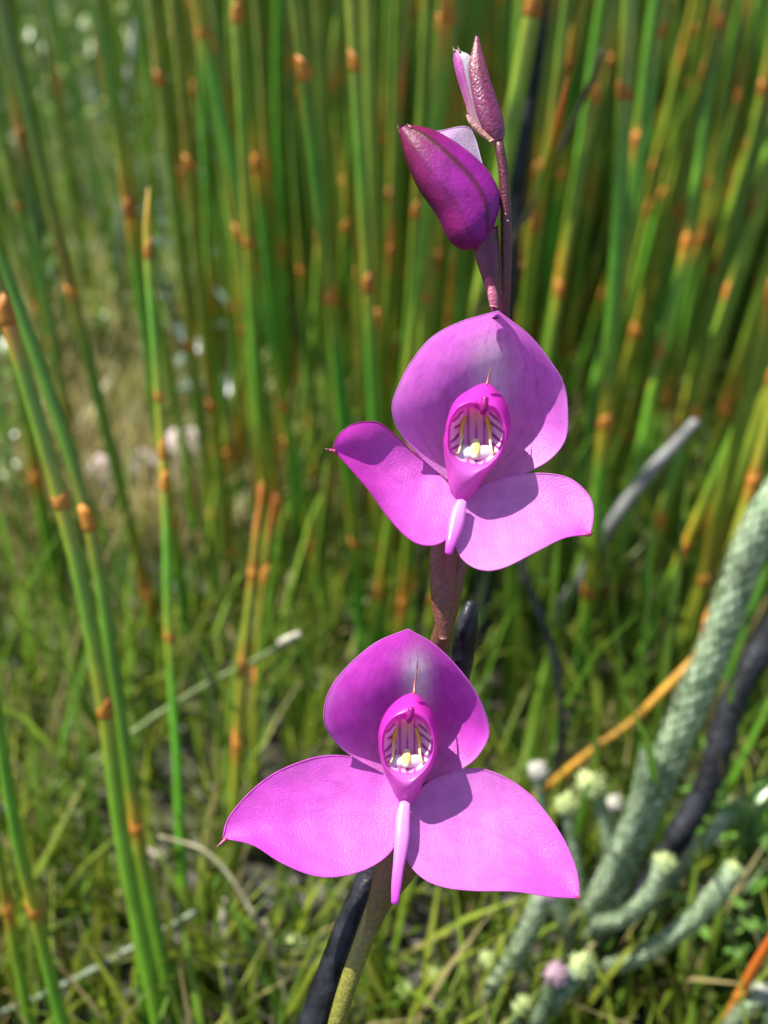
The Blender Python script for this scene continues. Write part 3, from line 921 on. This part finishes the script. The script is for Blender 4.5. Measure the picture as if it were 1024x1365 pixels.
def cup(name, outp, inp, D0, parent, origin, sat, zoff=0.0):
    c = np.mean(np.asarray(inp, float), 0)
    n = 180
    th, ro = polar(outp, c, n)
    _, ri = polar(inp, c, n)
    ri = np.minimum(ri, ro * 0.93)
    rows, zs, kind = [], [], []
    fr = np.linspace(0, 1, 18)
    for k in (0.80, 0.93):
        rows.append(ro * k); zs.append(np.full(n, -34 if k < 0.9 else -16.0)); kind.append(-1)
    top = np.clip(np.sin(th), 0, 1)
    low = np.clip(-np.sin(th), 0, 1)
    for f in fr:
        rows.append(ro + (ri - ro) * f)
        z = -4 + 30 * (1 - (1 - f) ** 2.2) - 6 * sstep(0.75, 1, f)
        z = z + top ** 1.5 * 6 * f - low ** 2 * 8 * (1 - f) + low ** 4 * 9 * np.sin(np.pi * f)
        zs.append(z); kind.append(f)
    zr = zs[-1]
    ins = np.linspace(0.97, 0.0, 34)
    for g in ins:
        rows.append(ri * g)
        fl = -1 - 9 * g * np.sin(th)
        zs.append(fl + (zr - fl) * np.clip((g - 0.6) / 0.4, 0, 1) ** 1.8); kind.append(2 + g)
    R = np.array(rows); Z = np.array(zs) + zoff
    X = c[0] + R * np.cos(th); Y = c[1] - R * np.sin(th)
    V = lift(np.stack([X, Y, Z], -1).reshape(-1, 3), D0)
    hw = (np.max(np.asarray(inp)[:, 0]) - np.min(np.asarray(inp)[:, 0])) / 2
    hh = (np.max(np.asarray(inp)[:, 1]) - np.min(np.asarray(inp)[:, 1])) / 2
    C = np.zeros((len(rows), n, 3))
    rimc = np.array((0.70, 0.045, 0.54)) * sat; chin = np.array((0.74, 0.16, 0.64)); tipc = np.array((0.66, 0.10, 0.60))
    for i, kd in enumerate(kind):
        if kd < 2:
            C[i] = lerp(rimc, chin, low ** 1.5 * 0.9)
            C[i] = lerp(C[i], (0.34, 0.012, 0.22), 0.75 * np.exp(-(((X[i] - c[0]) / 2.2) ** 2)) * top * sstep(0.3, 1, kd))
        else:
            u = (X[i] - c[0]) / hw; v = -(Y[i] - c[1]) / hh
            side = sstep(0.40, 0.52, abs(u))
            q = v + 0.75 * abs(u) + 0.03 * np.sin(v * 9 + u * 4)
            fr_ = (q * 3.1) % 1.0
            stripe = (1 - sstep(0.13, 0.23, abs(fr_ - 0.5))) * sstep(-0.5, -0.3, wob(u * 7, v * 9, 1.0, 5))
            w = lerp((0.88, 0.66, 0.84), (0.36, 0.012, 0.30), stripe * 0.95 * sstep(-0.62, -0.42, v))
            fr2 = (u * 3.4 + 0.5) % 1.0
            ctr = lerp((0.80, 0.36, 0.60), (0.45, 0.03, 0.32), (1 - sstep(0.10, 0.22, abs(fr2 - 0.5))) * 0.8)
            ctr = lerp(ctr, (0.88, 0.52, 0.42), sstep(0.1, 0.6, v) * (1 - sstep(0.1, 0.3, abs(u))) * 0.8)
            C[i] = ctr * (1 - side[:, None]) + w * side[:, None]
            C[i] = lerp(C[i], rimc, sstep(0.90, 0.985, kd - 2))
    o = obj(name, V, grid_faces(len(rows), n, True)[:, ::-1], M['cup'], parent, origin, C.reshape(-1, 3))
    return o, c, hw, hh


def blob_mesh(cx, cy, cz, rx, ry, rz, D0, n=12, m=18):
    th = np.linspace(0.03, math.pi - 0.03, n)[:, None]; ph = np.arange(m)[None] / m * 2 * math.pi
    d = np.stack([cx + rx * np.sin(th) * np.cos(ph), cy + ry * np.cos(th) * np.ones_like(ph), cz + rz * np.sin(th) * np.sin(ph)], -1)
    return lift(d.reshape(-1, 3), D0), grid_faces(n, m, True)


def ptube(pts, w, D0, k=10, n=24, flat=1.0):
    """tube from photograph points (px,py,z) with widths in px"""
    c3 = crom(pts, n)
    ww = np.interp(np.linspace(0, 1, n), np.linspace(0, 1, len(w)), w)
    v, f, ring = tube(lift(c3, D0), ww * D0 / FPX / 2, k, True, flat)
    return v, f, ring / (n - 1.0)


def loft(Lp, Rp, D0, depth=0.8, zc=0.0, n=40, m=28, keels=(), zc1=None):
    Lc, Rc = crom(Lp, n), crom(Rp, n)
    ph = np.arange(m) / m * 2 * np.pi
    rad = np.ones(m)
    for k, a, w in keels:
        dd = np.angle(np.exp(1j * (ph - k)))
        rad = rad + a * np.exp(-(dd / w) ** 2)
    cc = (Lc + Rc) / 2; hv = (Rc - Lc) / 2; hw = np.linalg.norm(hv, axis=1)
    zz = np.linspace(zc, zc if zc1 is None else zc1, n)
    xy = cc[:, None] + hv[:, None] * (rad * np.cos(ph))[None, :, None]
    z = zz[:, None] + hw[:, None] * depth * (rad * np.sin(ph))[None]
    V = lift(np.concatenate([xy, z[..., None]], -1).reshape(-1, 3), D0)
    f = grid_faces(n, m, True).tolist()
    f.append(list(range(m))); f.append([(n - 1) * m + j for j in range(m)][::-1])
    return V, f, np.repeat(np.linspace(0, 1, n), m), np.tile(ph, n)


# --- stem: foot to the top bud
stem_px = [(664, 186, .156, 11), (672, 236, .1565, 12), (675, 320, .158, 13), (671, 416, .162, 15), (664, 470, .168, 17), (655, 520, .172, 19), (634, 640, .173, 22),
           (610, 755, .169, 25), (593, 830, .170, 27), (582, 880, .175, 26), (562, 970, .179, 26), (540, 1070, .179, 26), (515, 1170, .173, 26),
           (490, 1240, .170, 25), (449, 1365, .169, 23)]
sp = np.array([P(a, b, d_) for a, b, d_, w in stem_px])
low = sp[-1]; dirn = sp[-1] - sp[-2]; dirn /= np.linalg.norm(dirn)
ext = [low + dirn * 0.03 + np.array([0.004, 0.004, -0.004]), low + dirn * 0.06 + np.array([0.013, 0.012, -0.012])]
ext.append(np.array([ext[-1][0] - 0.012, ext[-1][1] + 0.006, 0.03]))
ext.append(np.array([ext[-1][0] - 0.002, ext[-1][1] + 0.001, -0.008]))
sp = np.vstack([sp, ext])
sw = np.array([w * (1.16 if b < 600 else 1.04) * d_ / FPX / 2 for a, b, d_, w in stem_px] + [0.00155, 0.0017, 0.0019, 0.002])
c4 = crom(np.column_stack([sp, sw]), 150)
orchid = empty('orchid', (c4[-1][0], c4[-1][1], 0.0))
tag(orchid, 'magenta orchid in sharp focus with two open flowers and two buds on a purple stem', 'orchid')
ORG = np.array([c4[-1][0], c4[-1][1], 0.0])
v, f, ring = tube(c4[:, :3], c4[:, 3], 16)
t = ring / 149.0
tz = v[:, 2]
zlow, zmid, zhigh = P(490, 1240, .167)[2], P(587, 850, .163)[2], P(675, 320, .157)[2]
c_ = lerp(np.tile((0.155, 0.150, 0.022), (len(v), 1)), np.tile((0.15, 0.068, 0.032), (len(v), 1)), sstep(zlow - 0.012, zlow + 0.022, tz))
c_ = lerp(c_, np.tile((0.105, 0.020, 0.030), (len(v), 1)), sstep(zmid - 0.002, zmid + 0.02, tz))
obj('stem', v, f, M['stem'], orchid, ORG, c_)
# tiny dew specks on the upper stem
for (x, y, r_) in [(675, 239, .7), (678, 254, .9), (675, 285, .7), (678, 294, .8)]:
    bv, bf = blob_mesh(x - 1, y, 5.5, r_ * 1.3, r_, r_, 0.1568, 6, 8)
    obj('speck', bv, bf, M['wax'], orchid, bv[0], np.tile((0.8, 0.75, 0.75), (len(bv), 1)))


def veined(c, t, s, g, n, amt):
    """branching veins from the base, and paler blotches between them"""
    w = 0.10 * wob(g[:, 0], g[:, 1], 0.06, n) + 0.05 * wob(g[:, 0], g[:, 1], 0.17, n + 1)
    q1 = ((s + w) * n / 2) % 1.0 - 0.5
    q2 = ((s + 0.5 * w + 0.35 * t) * n * 0.8 + 0.3) % 1.0 - 0.5
    q3 = ((s - w - 0.35 * t) * n * 0.8 + 0.1) % 1.0 - 0.5
    v = np.exp(-(q1 / 0.07) ** 2) + sstep(0.25, 0.6, t) * 0.6 * (np.exp(-(q2 / 0.08) ** 2) + np.exp(-(q3 / 0.08) ** 2))
    v = v * sstep(0.04, 0.2, t) * (1 - sstep(0.75, 0.97, abs(s))) * (0.6 + 0.4 * wob(g[:, 0], g[:, 1], 0.05, n + 3))
    c = lerp(c, c * np.array((0.80, 0.45, 0.86)), np.clip(v * amt * 1.6, 0, 1))
    b = sstep(0.05, 0.7, wob(g[:, 0], g[:, 1], 0.11, n + 5))
    return lerp(c, np.tile((0.80, 0.34, 0.74), (len(c), 1)), b * 0.12)


def tilt(lst, y0, k):
    return [(x, y, z + (y - y0) * k + 14) for x, y, z in lst]


def flower(D0, d):
    for key in ('lL', 'lM', 'lR', 'rL', 'rM', 'rR'):
        d[key] = tilt(d[key], d['y0'], d['tk'])
    d['tips'] = [(tilt(a, d['y0'], d['tk']), b) for a, b in d['tips']]
    d['lip'] = tilt(d['lip'], d['y0'], d['tk'] * 0.8)
    outp, inp = d['cup_out'], d['cup_in']
    org = P(np.mean([p[0] for p in inp]), np.mean([p[1] for p in inp]), D0)
    fl, cc, hw, hh = cup('flower', outp, inp, D0, orchid, org, d.get('sat', 1.0), d.get('zoff', 0))
    spur = np.array(d['spur'], float)

    def col_dorsal(t, s, g):
        c = lerp(np.tile(MAG * d['dm'], (len(t), 1)), np.tile(MAGD, (len(t), 1)), 0.25 + 0.25 * wob(g[:, 0], g[:, 1], 0.03, 9))
        # whitish throat above the cup
        dx, dy = (g[:, 0] - spur[0]), (g[:, 1] - spur[1])
        wgt = np.exp(-(dx / d['spw']) ** 2 - (np.where(dy < 0, dy / d['sph'], dy / (d['sph'] * 2.2))) ** 2)
        c = lerp(c, np.tile((0.94, 0.82, 0.94), (len(t), 1)), wgt * 0.97)
        c = lerp(c, np.tile((0.80, 0.30, 0.80), (len(t), 1)), d.get('lil', 0.0))
        c = lerp(c, np.tile((0.82, 0.46, 0.76), (len(t), 1)), (1 - sstep(0.0, 0.45, t)) * 0.4)  # grazing sheen on the lower hood, painted in as lighter pink
        c = veined(c, t, s, g, 11, 0.5)
        c = lerp(c, np.tile((0.78, 0.38, 0.80), (len(t), 1)), sstep(0.90, 1.0, abs(s)) * 0.25)
        return c
    petal('dorsal_sepal', d['dL'], d['dM'], d['dR'], D0, fl, org, col_dorsal, 60, 61, 0.95, 0.9, seed=d['seed'])

    def col_lat(t, s, g):
        c = lerp(np.tile(PINK * d['lm'], (len(t), 1)), np.tile(MAG, (len(t), 1)), sstep(0.1, 0.95, t) * 0.8 + 0.12 * wob(g[:, 0], g[:, 1], 0.05, 4))
        c = lerp(c, np.tile(MAGD, (len(t), 1)), 0.35 * np.exp(-(s / 0.05) ** 2) * sstep(0.05, 0.3, t) * (1 - sstep(0.6, 0.9, t)))
        c = lerp(c, np.tile((0.45, 0.02, 0.16), (len(t), 1)), sstep(0.965, 1.0, t))
        return veined(c, t, s, g, 9, 0.3)

    def col_latl(t, s, g):
        c = lerp(col_lat(t, s, g), np.tile(MAG, (len(t), 1)), 0.45)
        return lerp(c, np.tile((0.58, 0.03, 0.46), (len(t), 1)), d.get('deep', 0.15) * sstep(0.25, 0.9, t))
    petal('lateral_sepal', d['lL'], d['lM'], d['lR'], D0, fl, org, col_latl, 56, 45, 0.9, 1.4, seed=d['seed'] + 3, rimcol=d.get('lrim'))
    def col_latr(t, s, g):
        return lerp(col_lat(t, s, g), np.tile((0.82, 0.42, 0.76), (len(t), 1)), d.get('pale', 0.2) * (1 - sstep(0.55, 0.98, t)) * (0.7 + 0.3 * wob(g[:, 0], g[:, 1], 0.04, 2)))  # whitish sheen of the right sepal painted into its colour
    petal('lateral_sepal', d['rL'], d['rM'], d['rR'], D0, fl, org, col_latr, 56, 45, 0.9, 1.4, seed=d['seed'] + 7, rimcol=d.get('rrim'))
    # pointed tips of the sepals
    for tp in d['tips']:
        v, f, r = ptube(tp[0], tp[1], D0, 8, 10)
        obj('sepal_tip', v, f, M['stem'], fl, org, lerp(np.tile((0.42, 0.03, 0.14), (len(v), 1)), np.tile((0.10, 0.03, 0.03), (len(v), 1)), r))
    # lip
    v, f, r = ptube(d['lip'], d['lipw'], D0, 14, 30, 0.55)
    lc = lerp(np.tile((0.76, 0.36, 0.76), (len(v), 1)), np.tile((0.66, 0.07, 0.62), (len(v), 1)), r ** 1.3)
    obj('lip', v, f, M['cup'], fl, org, lc)
    # petal spine above the cup
    v, f, r = ptube(d['spine'], [3.4, 3.2, 2.2, 0.6], D0, 8, 14)
    obj('spine', v, f, M['stem'], fl, org, lerp(np.tile((0.50, 0.12, 0.12), (len(v), 1)), np.tile((0.13, 0.045, 0.03), (len(v), 1)), sstep(0.05, 0.4, r)))
    # column: white waxy lobes, yellow rostellum, two caudicles
    zo = d.get('zoff', 0)
    k = hw / 37.0
    n_, m_ = 22, 40
    th = np.linspace(0.03, math.pi - 0.03, n_)[:, None]; ph = np.arange(m_)[None] / m_ * 2 * math.pi
    ux = np.sin(th) * np.cos(ph); uy = np.cos(th) * np.ones_like(ph); uz = np.sin(th) * np.sin(ph)
    gx_ = cc[0] - 1 + ux * 29 * k * (1 - 0.12 * (uy < 0) * abs(uy))
    gy_ = cc[1] + hh * 0.60 + uy * 14 * k * (0.86 + 0.3 * ux ** 2) + 3 * k * ux ** 2 * (uy < 0) * -1 + 3 * k * np.exp(-(ux / 0.25) ** 2) * (-uy).clip(0)
    gz_ = 3 + zo + uz * 11 * k * (1 - 0.25 * ux ** 2)
    v = lift(np.stack([gx_, gy_, gz_], -1).reshape(-1, 3), D0)
    c = lerp(np.array((0.90, 0.80, 0.86)), np.array((0.90, 0.84, 0.50)), np.exp(-(ux / 0.22) ** 2) * 0.8 * (uy > -2)).reshape(-1, 3)
    c = lerp(c, np.tile((0.80, 0.38, 0.66), (len(c), 1)), (np.maximum(sstep(0.2, 0.95, abs(uy)), sstep(0.6, 1.0, abs(ux))) * 0.75).ravel())
    obj('stigma', v, grid_faces(n_, m_, True), M['wax'], fl, org, c)
    v, f, r = ptube([(cc[0] - 1, cc[1] + hh * 0.16, 2 + zo), (cc[0] - 1, cc[1] + hh * 0.4, 9 + zo), (cc[0] - 2, cc[1] + hh * 0.76, 14 + zo)],
                    [10 * k, 12 * k, 15 * k, 14 * k, 8 * k], D0, 14, 18, 0.6)
    obj('rostellum', v, f, M['wax'], fl, org, lerp(np.tile((0.86, 0.80, 0.60), (len(v), 1)), np.tile((0.84, 0.70, 0.20), (len(v), 1)), np.sin(r * math.pi)))
    for sx in (-1, 1):
        x0 = cc[0] + sx * 19 * k - 1
        v, f, r = ptube([(x0 - sx * 5 * k, cc[1] - hh * 0.62, -4 + zo), (x0, cc[1] - hh * 0.22, 0 + zo), (x0 + sx * 1 * k, cc[1] + hh * 0.25, 10 + zo),
                         (x0 + sx * 4 * k, cc[1] + hh * 0.6, 16 + zo), (x0 + sx * 9 * k, cc[1] + hh * 0.58, 15 + zo)], [5 * k, 6.5 * k, 4.5 * k, 3.4 * k, 2.6 * k], D0, 10, 26)
        cl = lerp(np.tile((0.84, 0.50, 0.07), (len(v), 1)), np.tile((0.86, 0.74, 0.34), (len(v), 1)), sstep(0.25, 0.6, r))
        cl = lerp(cl, np.tile((0.45, 0.10, 0.10), (len(v), 1)), sstep(0.86, 0.95, r) * 0.8)
        obj('caudicle', v, f, M['wax'], fl, org, cl)
    # dark knob under the hood of the cup
    v, f, r = ptube(d['knob'], [9 * k, 11 * k, 8 * k], D0, 12, 10)
    obj('knob', v, f, M['cup'], fl, org, np.tile((0.40, 0.012, 0.24), (len(v), 1)))
    # ovary
    v, f, r, _ = loft(d['oL'], d['oR'], D0, 0.9, d['oz'][0], 40, 24, zc1=d['oz'][1])
    oc = lerp(np.tile(d['oc'][0], (len(v), 1)), np.tile(d['oc'][1], (len(v), 1)), r)
    obj('ovary', v, f, M['stem'], fl, org, oc)
    return fl


up = dict(
    y0=672, tk=0.32, seed=11, dm=1.0, lm=1.0, sat=1.0, zoff=1,
    cup_out=[(649, 509), (664, 522), (675, 538), (680, 555), (677, 585), (667, 609), (655, 624), (641, 641), (631, 662), (617, 680), (605, 668), (599, 652),
             (598, 634), (594, 618), (592, 601), (594, 575), (598, 555), (608, 532), (627, 519)],
    cup_in=[(642, 549), (657, 546), (667, 558), (672, 575), (668, 597), (658, 612), (645, 621), (627, 620), (610, 614), (601, 603), (599, 581), (602, 559), (613, 545), (629, 541)],
    spur=(656, 482), spw=26, sph=34,
    dL=[(612, 650, -28), (590, 634, -24), (560, 608, -16), (534, 577, -4), (523, 544, 6), (533, 512, 14), (549, 482, 20), (576, 450, 24), (615, 429, 24), (664, 415, 18)],
    dM=[(628, 655, -34), (640, 600, -52), (650, 540, -66), (655, 490, -66), (659, 450, -40), (664, 415, 18)],
    dR=[(640, 650, -28), (668, 643, -26), (697, 632, -24), (732, 613, -18), (753, 587, -10), (757, 556, -2), (752, 514, 6), (733, 481, 12), (705, 447, 16), (664, 415, 18)],
    # left lateral sepal: R = upper edge, L = lower edge
    lR=[(618, 668, -14), (584, 630, -26), (553, 605, -22), (529, 582, -8), (502, 563, 8), (471, 566, 20), (451, 581, 18), (444, 599, 14)],
    lM=[(612, 672, -12), (580, 668, -16), (545, 650, -22), (505, 620, -20), (470, 598, -6), (444, 599, 14)],
    lL=[(606, 690, -8), (600, 714, 0), (578, 727, 8), (549, 721, 10), (518, 690, 8), (490, 651, 8), (463, 620, 10), (444, 599, 14)],
    lrim=(0.36, 0.01, 0.17), deep=0.65, pale=0.42, lil=0.4,
    rR=[(616, 672, -14), (640, 650, -24), (676, 637, -22), (717, 631, -18), (757, 637, -12), (783, 658, -4), (791, 682, 2), (787, 712, 8)],
    rM=[(616, 680, -12), (650, 680, -16), (700, 680, -16), (750, 690, -8), (787, 712, 8)],
    rL=[(612, 690, -8), (606, 716, 0), (616, 744, 8), (640, 759, 14), (670, 757, 18), (717, 734, 18), (752, 717, 14), (787, 712, 8)],
    tips=[([(447, 602, 13), (440, 600, 15), (433, 598, 16)], [7, 4, 0.8]), ([(778, 712, 8), (786, 713, 8), (791, 709, 8)], [5, 5, 1.5])],
    lip=[(616, 668, 2), (611, 685, 6), (605, 710, 14), (600, 728, 18), (598, 738, 18)], lipw=[13, 19, 21, 18, 14, 9],
    spine=[(649, 513, 22), (651, 505, 18), (653, 497, 12), (656, 486, 4)],
    knob=[(647, 530, 38), (645, 545, 40), (644, 551, 36)],
    oL=[(600, 670), (582, 700), (573, 735), (573, 774), (577, 816), (586, 852)], oR=[(640, 680), (622, 705), (610, 735), (608, 774), (606, 810), (598, 852)], oz=(-34, -38),
    oc=((0.11, 0.012, 0.035), (0.15, 0.055, 0.032)))
flower(D_UP, up)

lo = dict(
    y0=1078, tk=0.30, seed=23, dm=0.96, lm=0.98, sat=0.95, zoff=1,
    cup_out=[(552, 922), (567, 936), (578, 952), (582, 968), (582, 990), (580, 1014), (572, 1030), (563, 1042), (557, 1062), (542, 1082), (530, 1066), (521, 1044),
             (512, 1026), (507, 1009), (505, 990), (506, 970), (513, 952), (526, 936)],
    cup_in=[(542, 957), (560, 959), (573, 972), (577, 990), (574, 1008), (567, 1022), (555, 1031), (530, 1031), (517, 1022), (512, 1005), (511, 988), (515, 972), (526, 960)],
    spur=(557, 893), spw=17, sph=24,
    dL=[(530, 1046, -28), (510, 1030, -24), (467, 1006, -16), (441, 980, -6), (432, 954, 6), (441, 918, 14), (467, 885, 20), (503, 856, 22), (544, 839, 14)],
    dM=[(545, 1055, -34), (550, 1000, -52), (555, 950, -64), (557, 905, -62), (552, 868, -34), (544, 839, 14)],
    dR=[(555, 1046, -28), (591, 1035, -26), (627, 1017, -20), (647, 992, -12), (652, 970, -4), (640, 934, 4), (617, 898, 10), (581, 861, 13), (544, 839, 14)],
    lR=[(536, 1078, -14), (518, 1040, -24), (498, 1020, -24), (467, 1009, -22), (425, 1009, -18), (374, 1027, -12), (337, 1053, -6), (306, 1089, 2), (297, 1117, 8)],
    lM=[(530, 1082, -12), (490, 1085, -16), (440, 1088, -14), (380, 1090, -8), (330, 1100, 0), (297, 1117, 8)],
    lL=[(528, 1100, -8), (523, 1132, 2), (493, 1156, 12), (452, 1168, 18), (415, 1166, 20), (374, 1149, 18), (337, 1126, 14), (297, 1117, 8)],
    rR=[(542, 1078, -14), (565, 1048, -24), (601, 1030, -26), (638, 1025, -24), (674, 1037, -20), (710, 1063, -14), (746, 1110, -4), (767, 1156, 4), (773, 1197, 10)],
    rM=[(544, 1082, -12), (580, 1090, -18), (640, 1100, -18), (700, 1130, -10), (745, 1170, 0), (773, 1197, 10)],
    rL=[(545, 1098, -8), (542, 1141, 4), (561, 1168, 14), (591, 1182, 20), (632, 1187, 22), (684, 1188, 20), (736, 1195, 14), (773, 1197, 10)],
    tips=[([(302, 1118, 8), (295, 1124, 10), (288, 1130, 12)], [6, 4, 1]), ([(768, 1194, 10), (771, 1198, 10), (773, 1201, 10)], [4, 3.5, 1.2])],
    lip=[(540, 1070, 0), (537, 1092, 8), (535, 1125, 18), (530, 1165, 28), (527, 1196, 32), (526, 1204, 32)], lipw=[14, 19, 20, 17, 14, 13, 9],
    spine=[(552, 925, 20), (553, 912, 12), (555, 898, 2), (557, 880, -12)],
    knob=[(549, 944, 38), (546, 956, 38), (545, 962, 34)],
    oL=[(520, 1085), (505, 1120), (499, 1160), (490, 1205), (488, 1245)], oR=[(585, 1100), (572, 1130), (556, 1165), (522, 1208), (503, 1245)], oz=(-40, -22),
    oc=((0.085, 0.020, 0.020), (0.12, 0.095, 0.020)))
flower(D_LOW, lo)

# --- large bud
borg = P(600, 250, D_BUD)
bL = [(531, 169), (541, 210), (559, 250), (585, 288), (601, 320), (618, 332), (634, 331)]
bR = [(541, 165), (578, 173), (612, 192), (644, 219), (663, 248), (667, 272), (657, 308)]
v, f, r, ph = loft(bL, bR, D_BUD, 0.72, 0, 60, 72, keels=((math.acos(0.46), 0.07, 0.10), (math.pi, 0.05, 0.16), (math.acos(-0.35), 0.02, 0.12)), zc1=0)
base = lerp(np.tile((0.18, 0.003, 0.055), (len(v), 1)), np.tile((0.30, 0.014, 0.26), (len(v), 1)), sstep(0.05, 0.5, r))  # deep colour holds the painted shade of the bud's front face
k1 = np.exp(-((ph - math.acos(0.46)) / 0.085) ** 2)
k2 = np.exp(-((ph - math.pi) / 0.42) ** 2)
base = lerp(base, np.tile((0.20, 0.006, 0.075), (len(v), 1)), 0.75 * sstep(-0.05, -0.75, np.cos(ph)) * (np.sin(ph) > -0.2))  # lower-left face painted darker, as shaded
k3 = np.exp(-((ph - math.acos(-0.35)) / 0.06) ** 2) * 0.4
base = lerp(base, np.tile((0.07, 0.016, 0.012), (len(v), 1)), np.clip(1.3 * k1 * (1 - 0.4 * r), 0, 1))
base = lerp(base, np.tile((0.09, 0.008, 0.02), (len(v), 1)), np.clip(k2 * 1.1 * (1 - sstep(0.35, 0.8, r)) + k3, 0, 1))
bud = obj('bud', v, f, M['budpetal'], orchid, borg, base)
v, f, r = ptube([(549, 172, 6), (546, 169, 6), (543, 165, 6)], [7, 5, 1], D_BUD, 8, 8)
obj('sepal_tip', v, f, M['stem'], bud, borg, np.tile((0.12, 0.03, 0.03), (len(v), 1)))
v, f, r = ptube([(538, 182, 0), (533, 174, 0), (530, 167, 0)], [8, 5, 1], D_BUD, 8, 8)
obj('sepal_tip', v, f, M['stem'], bud, borg, np.tile((0.10, 0.02, 0.03), (len(v), 1)))


def col_bd(t, s, g):
    return lerp(np.tile((0.80, 0.62, 0.82), (len(t), 1)), np.tile((0.70, 0.30, 0.72), (len(t), 1)), sstep(0.4, 1, t) * 0.6)


petal('dorsal_sepal', [(652, 252, -8), (641, 212, -12), (633, 184, -14), (622, 169, -10), (590, 174, 0), (574, 177, 2)],
      [(645, 250, -4), (630, 215, -4), (615, 192, -2), (600, 180, 2), (574, 177, 2)],
      [(640, 250, -2), (622, 222, 4), (605, 202, 6), (590, 188, 6), (574, 177, 2)], D_BUD, bud, borg, col_bd, 30, 21, 0.8, 0.3, seed=5)
v, f, r, _ = loft([(628, 318), (634, 345), (643, 372), (651, 398), (656, 425)], [(664, 300), (666, 345), (665, 372), (664, 398), (664, 425)], D_BUD, 0.8, -4, 24, 20, zc1=-6)
obj('ovary', v, f, M['stem'], bud, borg, lerp(np.tile((0.12, 0.008, 0.05), (len(v), 1)), np.tile((0.10, 0.012, 0.035), (len(v), 1)), r))
v, f, r, _ = loft([(652, 380), (650, 392), (653, 408)], [(660, 380), (664, 395), (664, 410)], D_BUD, 0.6, 4, 12, 12, zc1=4)
obj('bract', v, f, M['stem'], bud, borg, np.tile((0.42, 0.10, 0.17), (len(v), 1)))

# --- top bud
torg = P(650, 150, D_TOP)
v, f, r, ph = loft([(634.5, 46), (630, 64), (625, 88), (627, 118), (633, 148), (643, 172), (655, 188), (659, 194)],
                   [(637.5, 46), (642, 62), (648, 84), (655, 108), (663, 132), (671, 158), (673, 178), (668, 194)], D_TOP, 0.75, 0, 50, 36, keels=((math.acos(0.1), 0.05, 0.16),), zc1=0)
bc = lerp(np.tile((0.20, 0.045, 0.075), (len(v), 1)), np.tile((0.18, 0.025, 0.085), (len(v), 1)), sstep(0.2, 0.6, r))
bc = lerp(bc, np.tile((0.33, 0.12, 0.10), (len(v), 1)), sstep(0.88, 1, r) * 0.6)
bud2 = obj('bud', v, f, M['stem'], orchid, torg, bc)
M['budskin'] = M['stem']


def col_tb(t, s, g):
    c = lerp(np.tile((0.62, 0.34, 0.40), (len(t), 1)), np.tile((0.56, 0.10, 0.42), (len(t), 1)), sstep(0.2, 0.7, t))
    return lerp(c, np.tile((0.86, 0.80, 0.84), (len(t), 1)), sstep(0.15, 0.5, s))


petal('inner_sepal', [(652, 188, -4), (630, 170, -4), (621, 138, -4), (610, 104, -4), (605, 80, -4), (606, 66, -2)],
      [(654, 186, 2), (637, 165, 3), (627, 135, 5), (617, 100, 5), (611, 78, 3), (606, 66, -2)],
      [(656, 184, -2), (644, 160, 0), (634, 130, 0), (628, 100, 0), (627, 76, 0), (610, 67, -2)], D_TOP, bud2, torg, col_tb, 36, 21, 0.7, 0.2, seed=6)
v, f, r = ptube([(607, 70, -2), (605, 66, -2), (604, 62, -1)], [4, 2.6, 0.7], D_TOP, 7, 7)
obj('sepal_tip', v, f, M['stem'], bud2, torg, np.tile((0.20, 0.09, 0.05), (len(v), 1)))
v, f, r = ptube([(613, 70, 0), (611.5, 65, 0), (610, 61, 0)], [4, 2.4, 0.7], D_TOP, 7, 7)
obj('sepal_tip', v, f, M['stem'], bud2, torg, np.tile((0.24, 0.12, 0.06), (len(v), 1)))
v, f, r, _ = loft([(620.5, 151), (625, 164), (638, 178), (652, 189)], [(624, 150), (634, 162), (646, 174), (660, 186)], D_TOP, 0.5, 5, 16, 14, zc1=5)
obj('bract', v, f, M['stem'], bud2, torg, lerp(np.tile((0.45, 0.20, 0.22), (len(v), 1)), np.tile((0.36, 0.18, 0.12), (len(v), 1)), r))

# ------------------------------------------------------------------ charred stick behind the orchid stem
kp = [(629, 803, .176, 16), (626, 815, .176, 25), (620, 850, .1765, 32), (610, 900, .180, 34), (585, 975, .184, 36), (550, 1060, .185, 38), (505, 1150, .181, 40),
      (465, 1240, .178, 42), (419, 1365, .176, 45)]
p3 = np.array([[*P(a, b, d_), w * d_ / FPX / 2] for a, b, d_, w in kp])
e = p3[-1] - p3[-2]; e = e / np.linalg.norm(e[:3])
q1 = p3[-1] + e * 0.05; q1[3] = 0.0032
q2 = q1 + np.array([-0.010, 0.012, 0, 0.0002]); q2[2] = 0.05
q3 = q2 + np.array([-0.004, 0.006, 0, 0]); q3[2] = -0.008
p3 = np.vstack([p3, q1, q2, q3])
c4 = crom(p3, 90)
tt = np.linspace(0, 1, 90)
v, f, ring = tube(c4[:, :3], c4[:, 3] * (1 + 0.04 * wob(tt * 30, tt, 1, 3)), 18)
o = obj('charred_stick', v, f, M['char'], None, (c4[-1][0], c4[-1][1], 0.0))
tag(o, 'glossy black charred stick with rounded top standing close behind the orchid stem', 'stick')

# tidy helper properties
for o in bpy.data.objects:
    if '_o' in o: del o['_o']
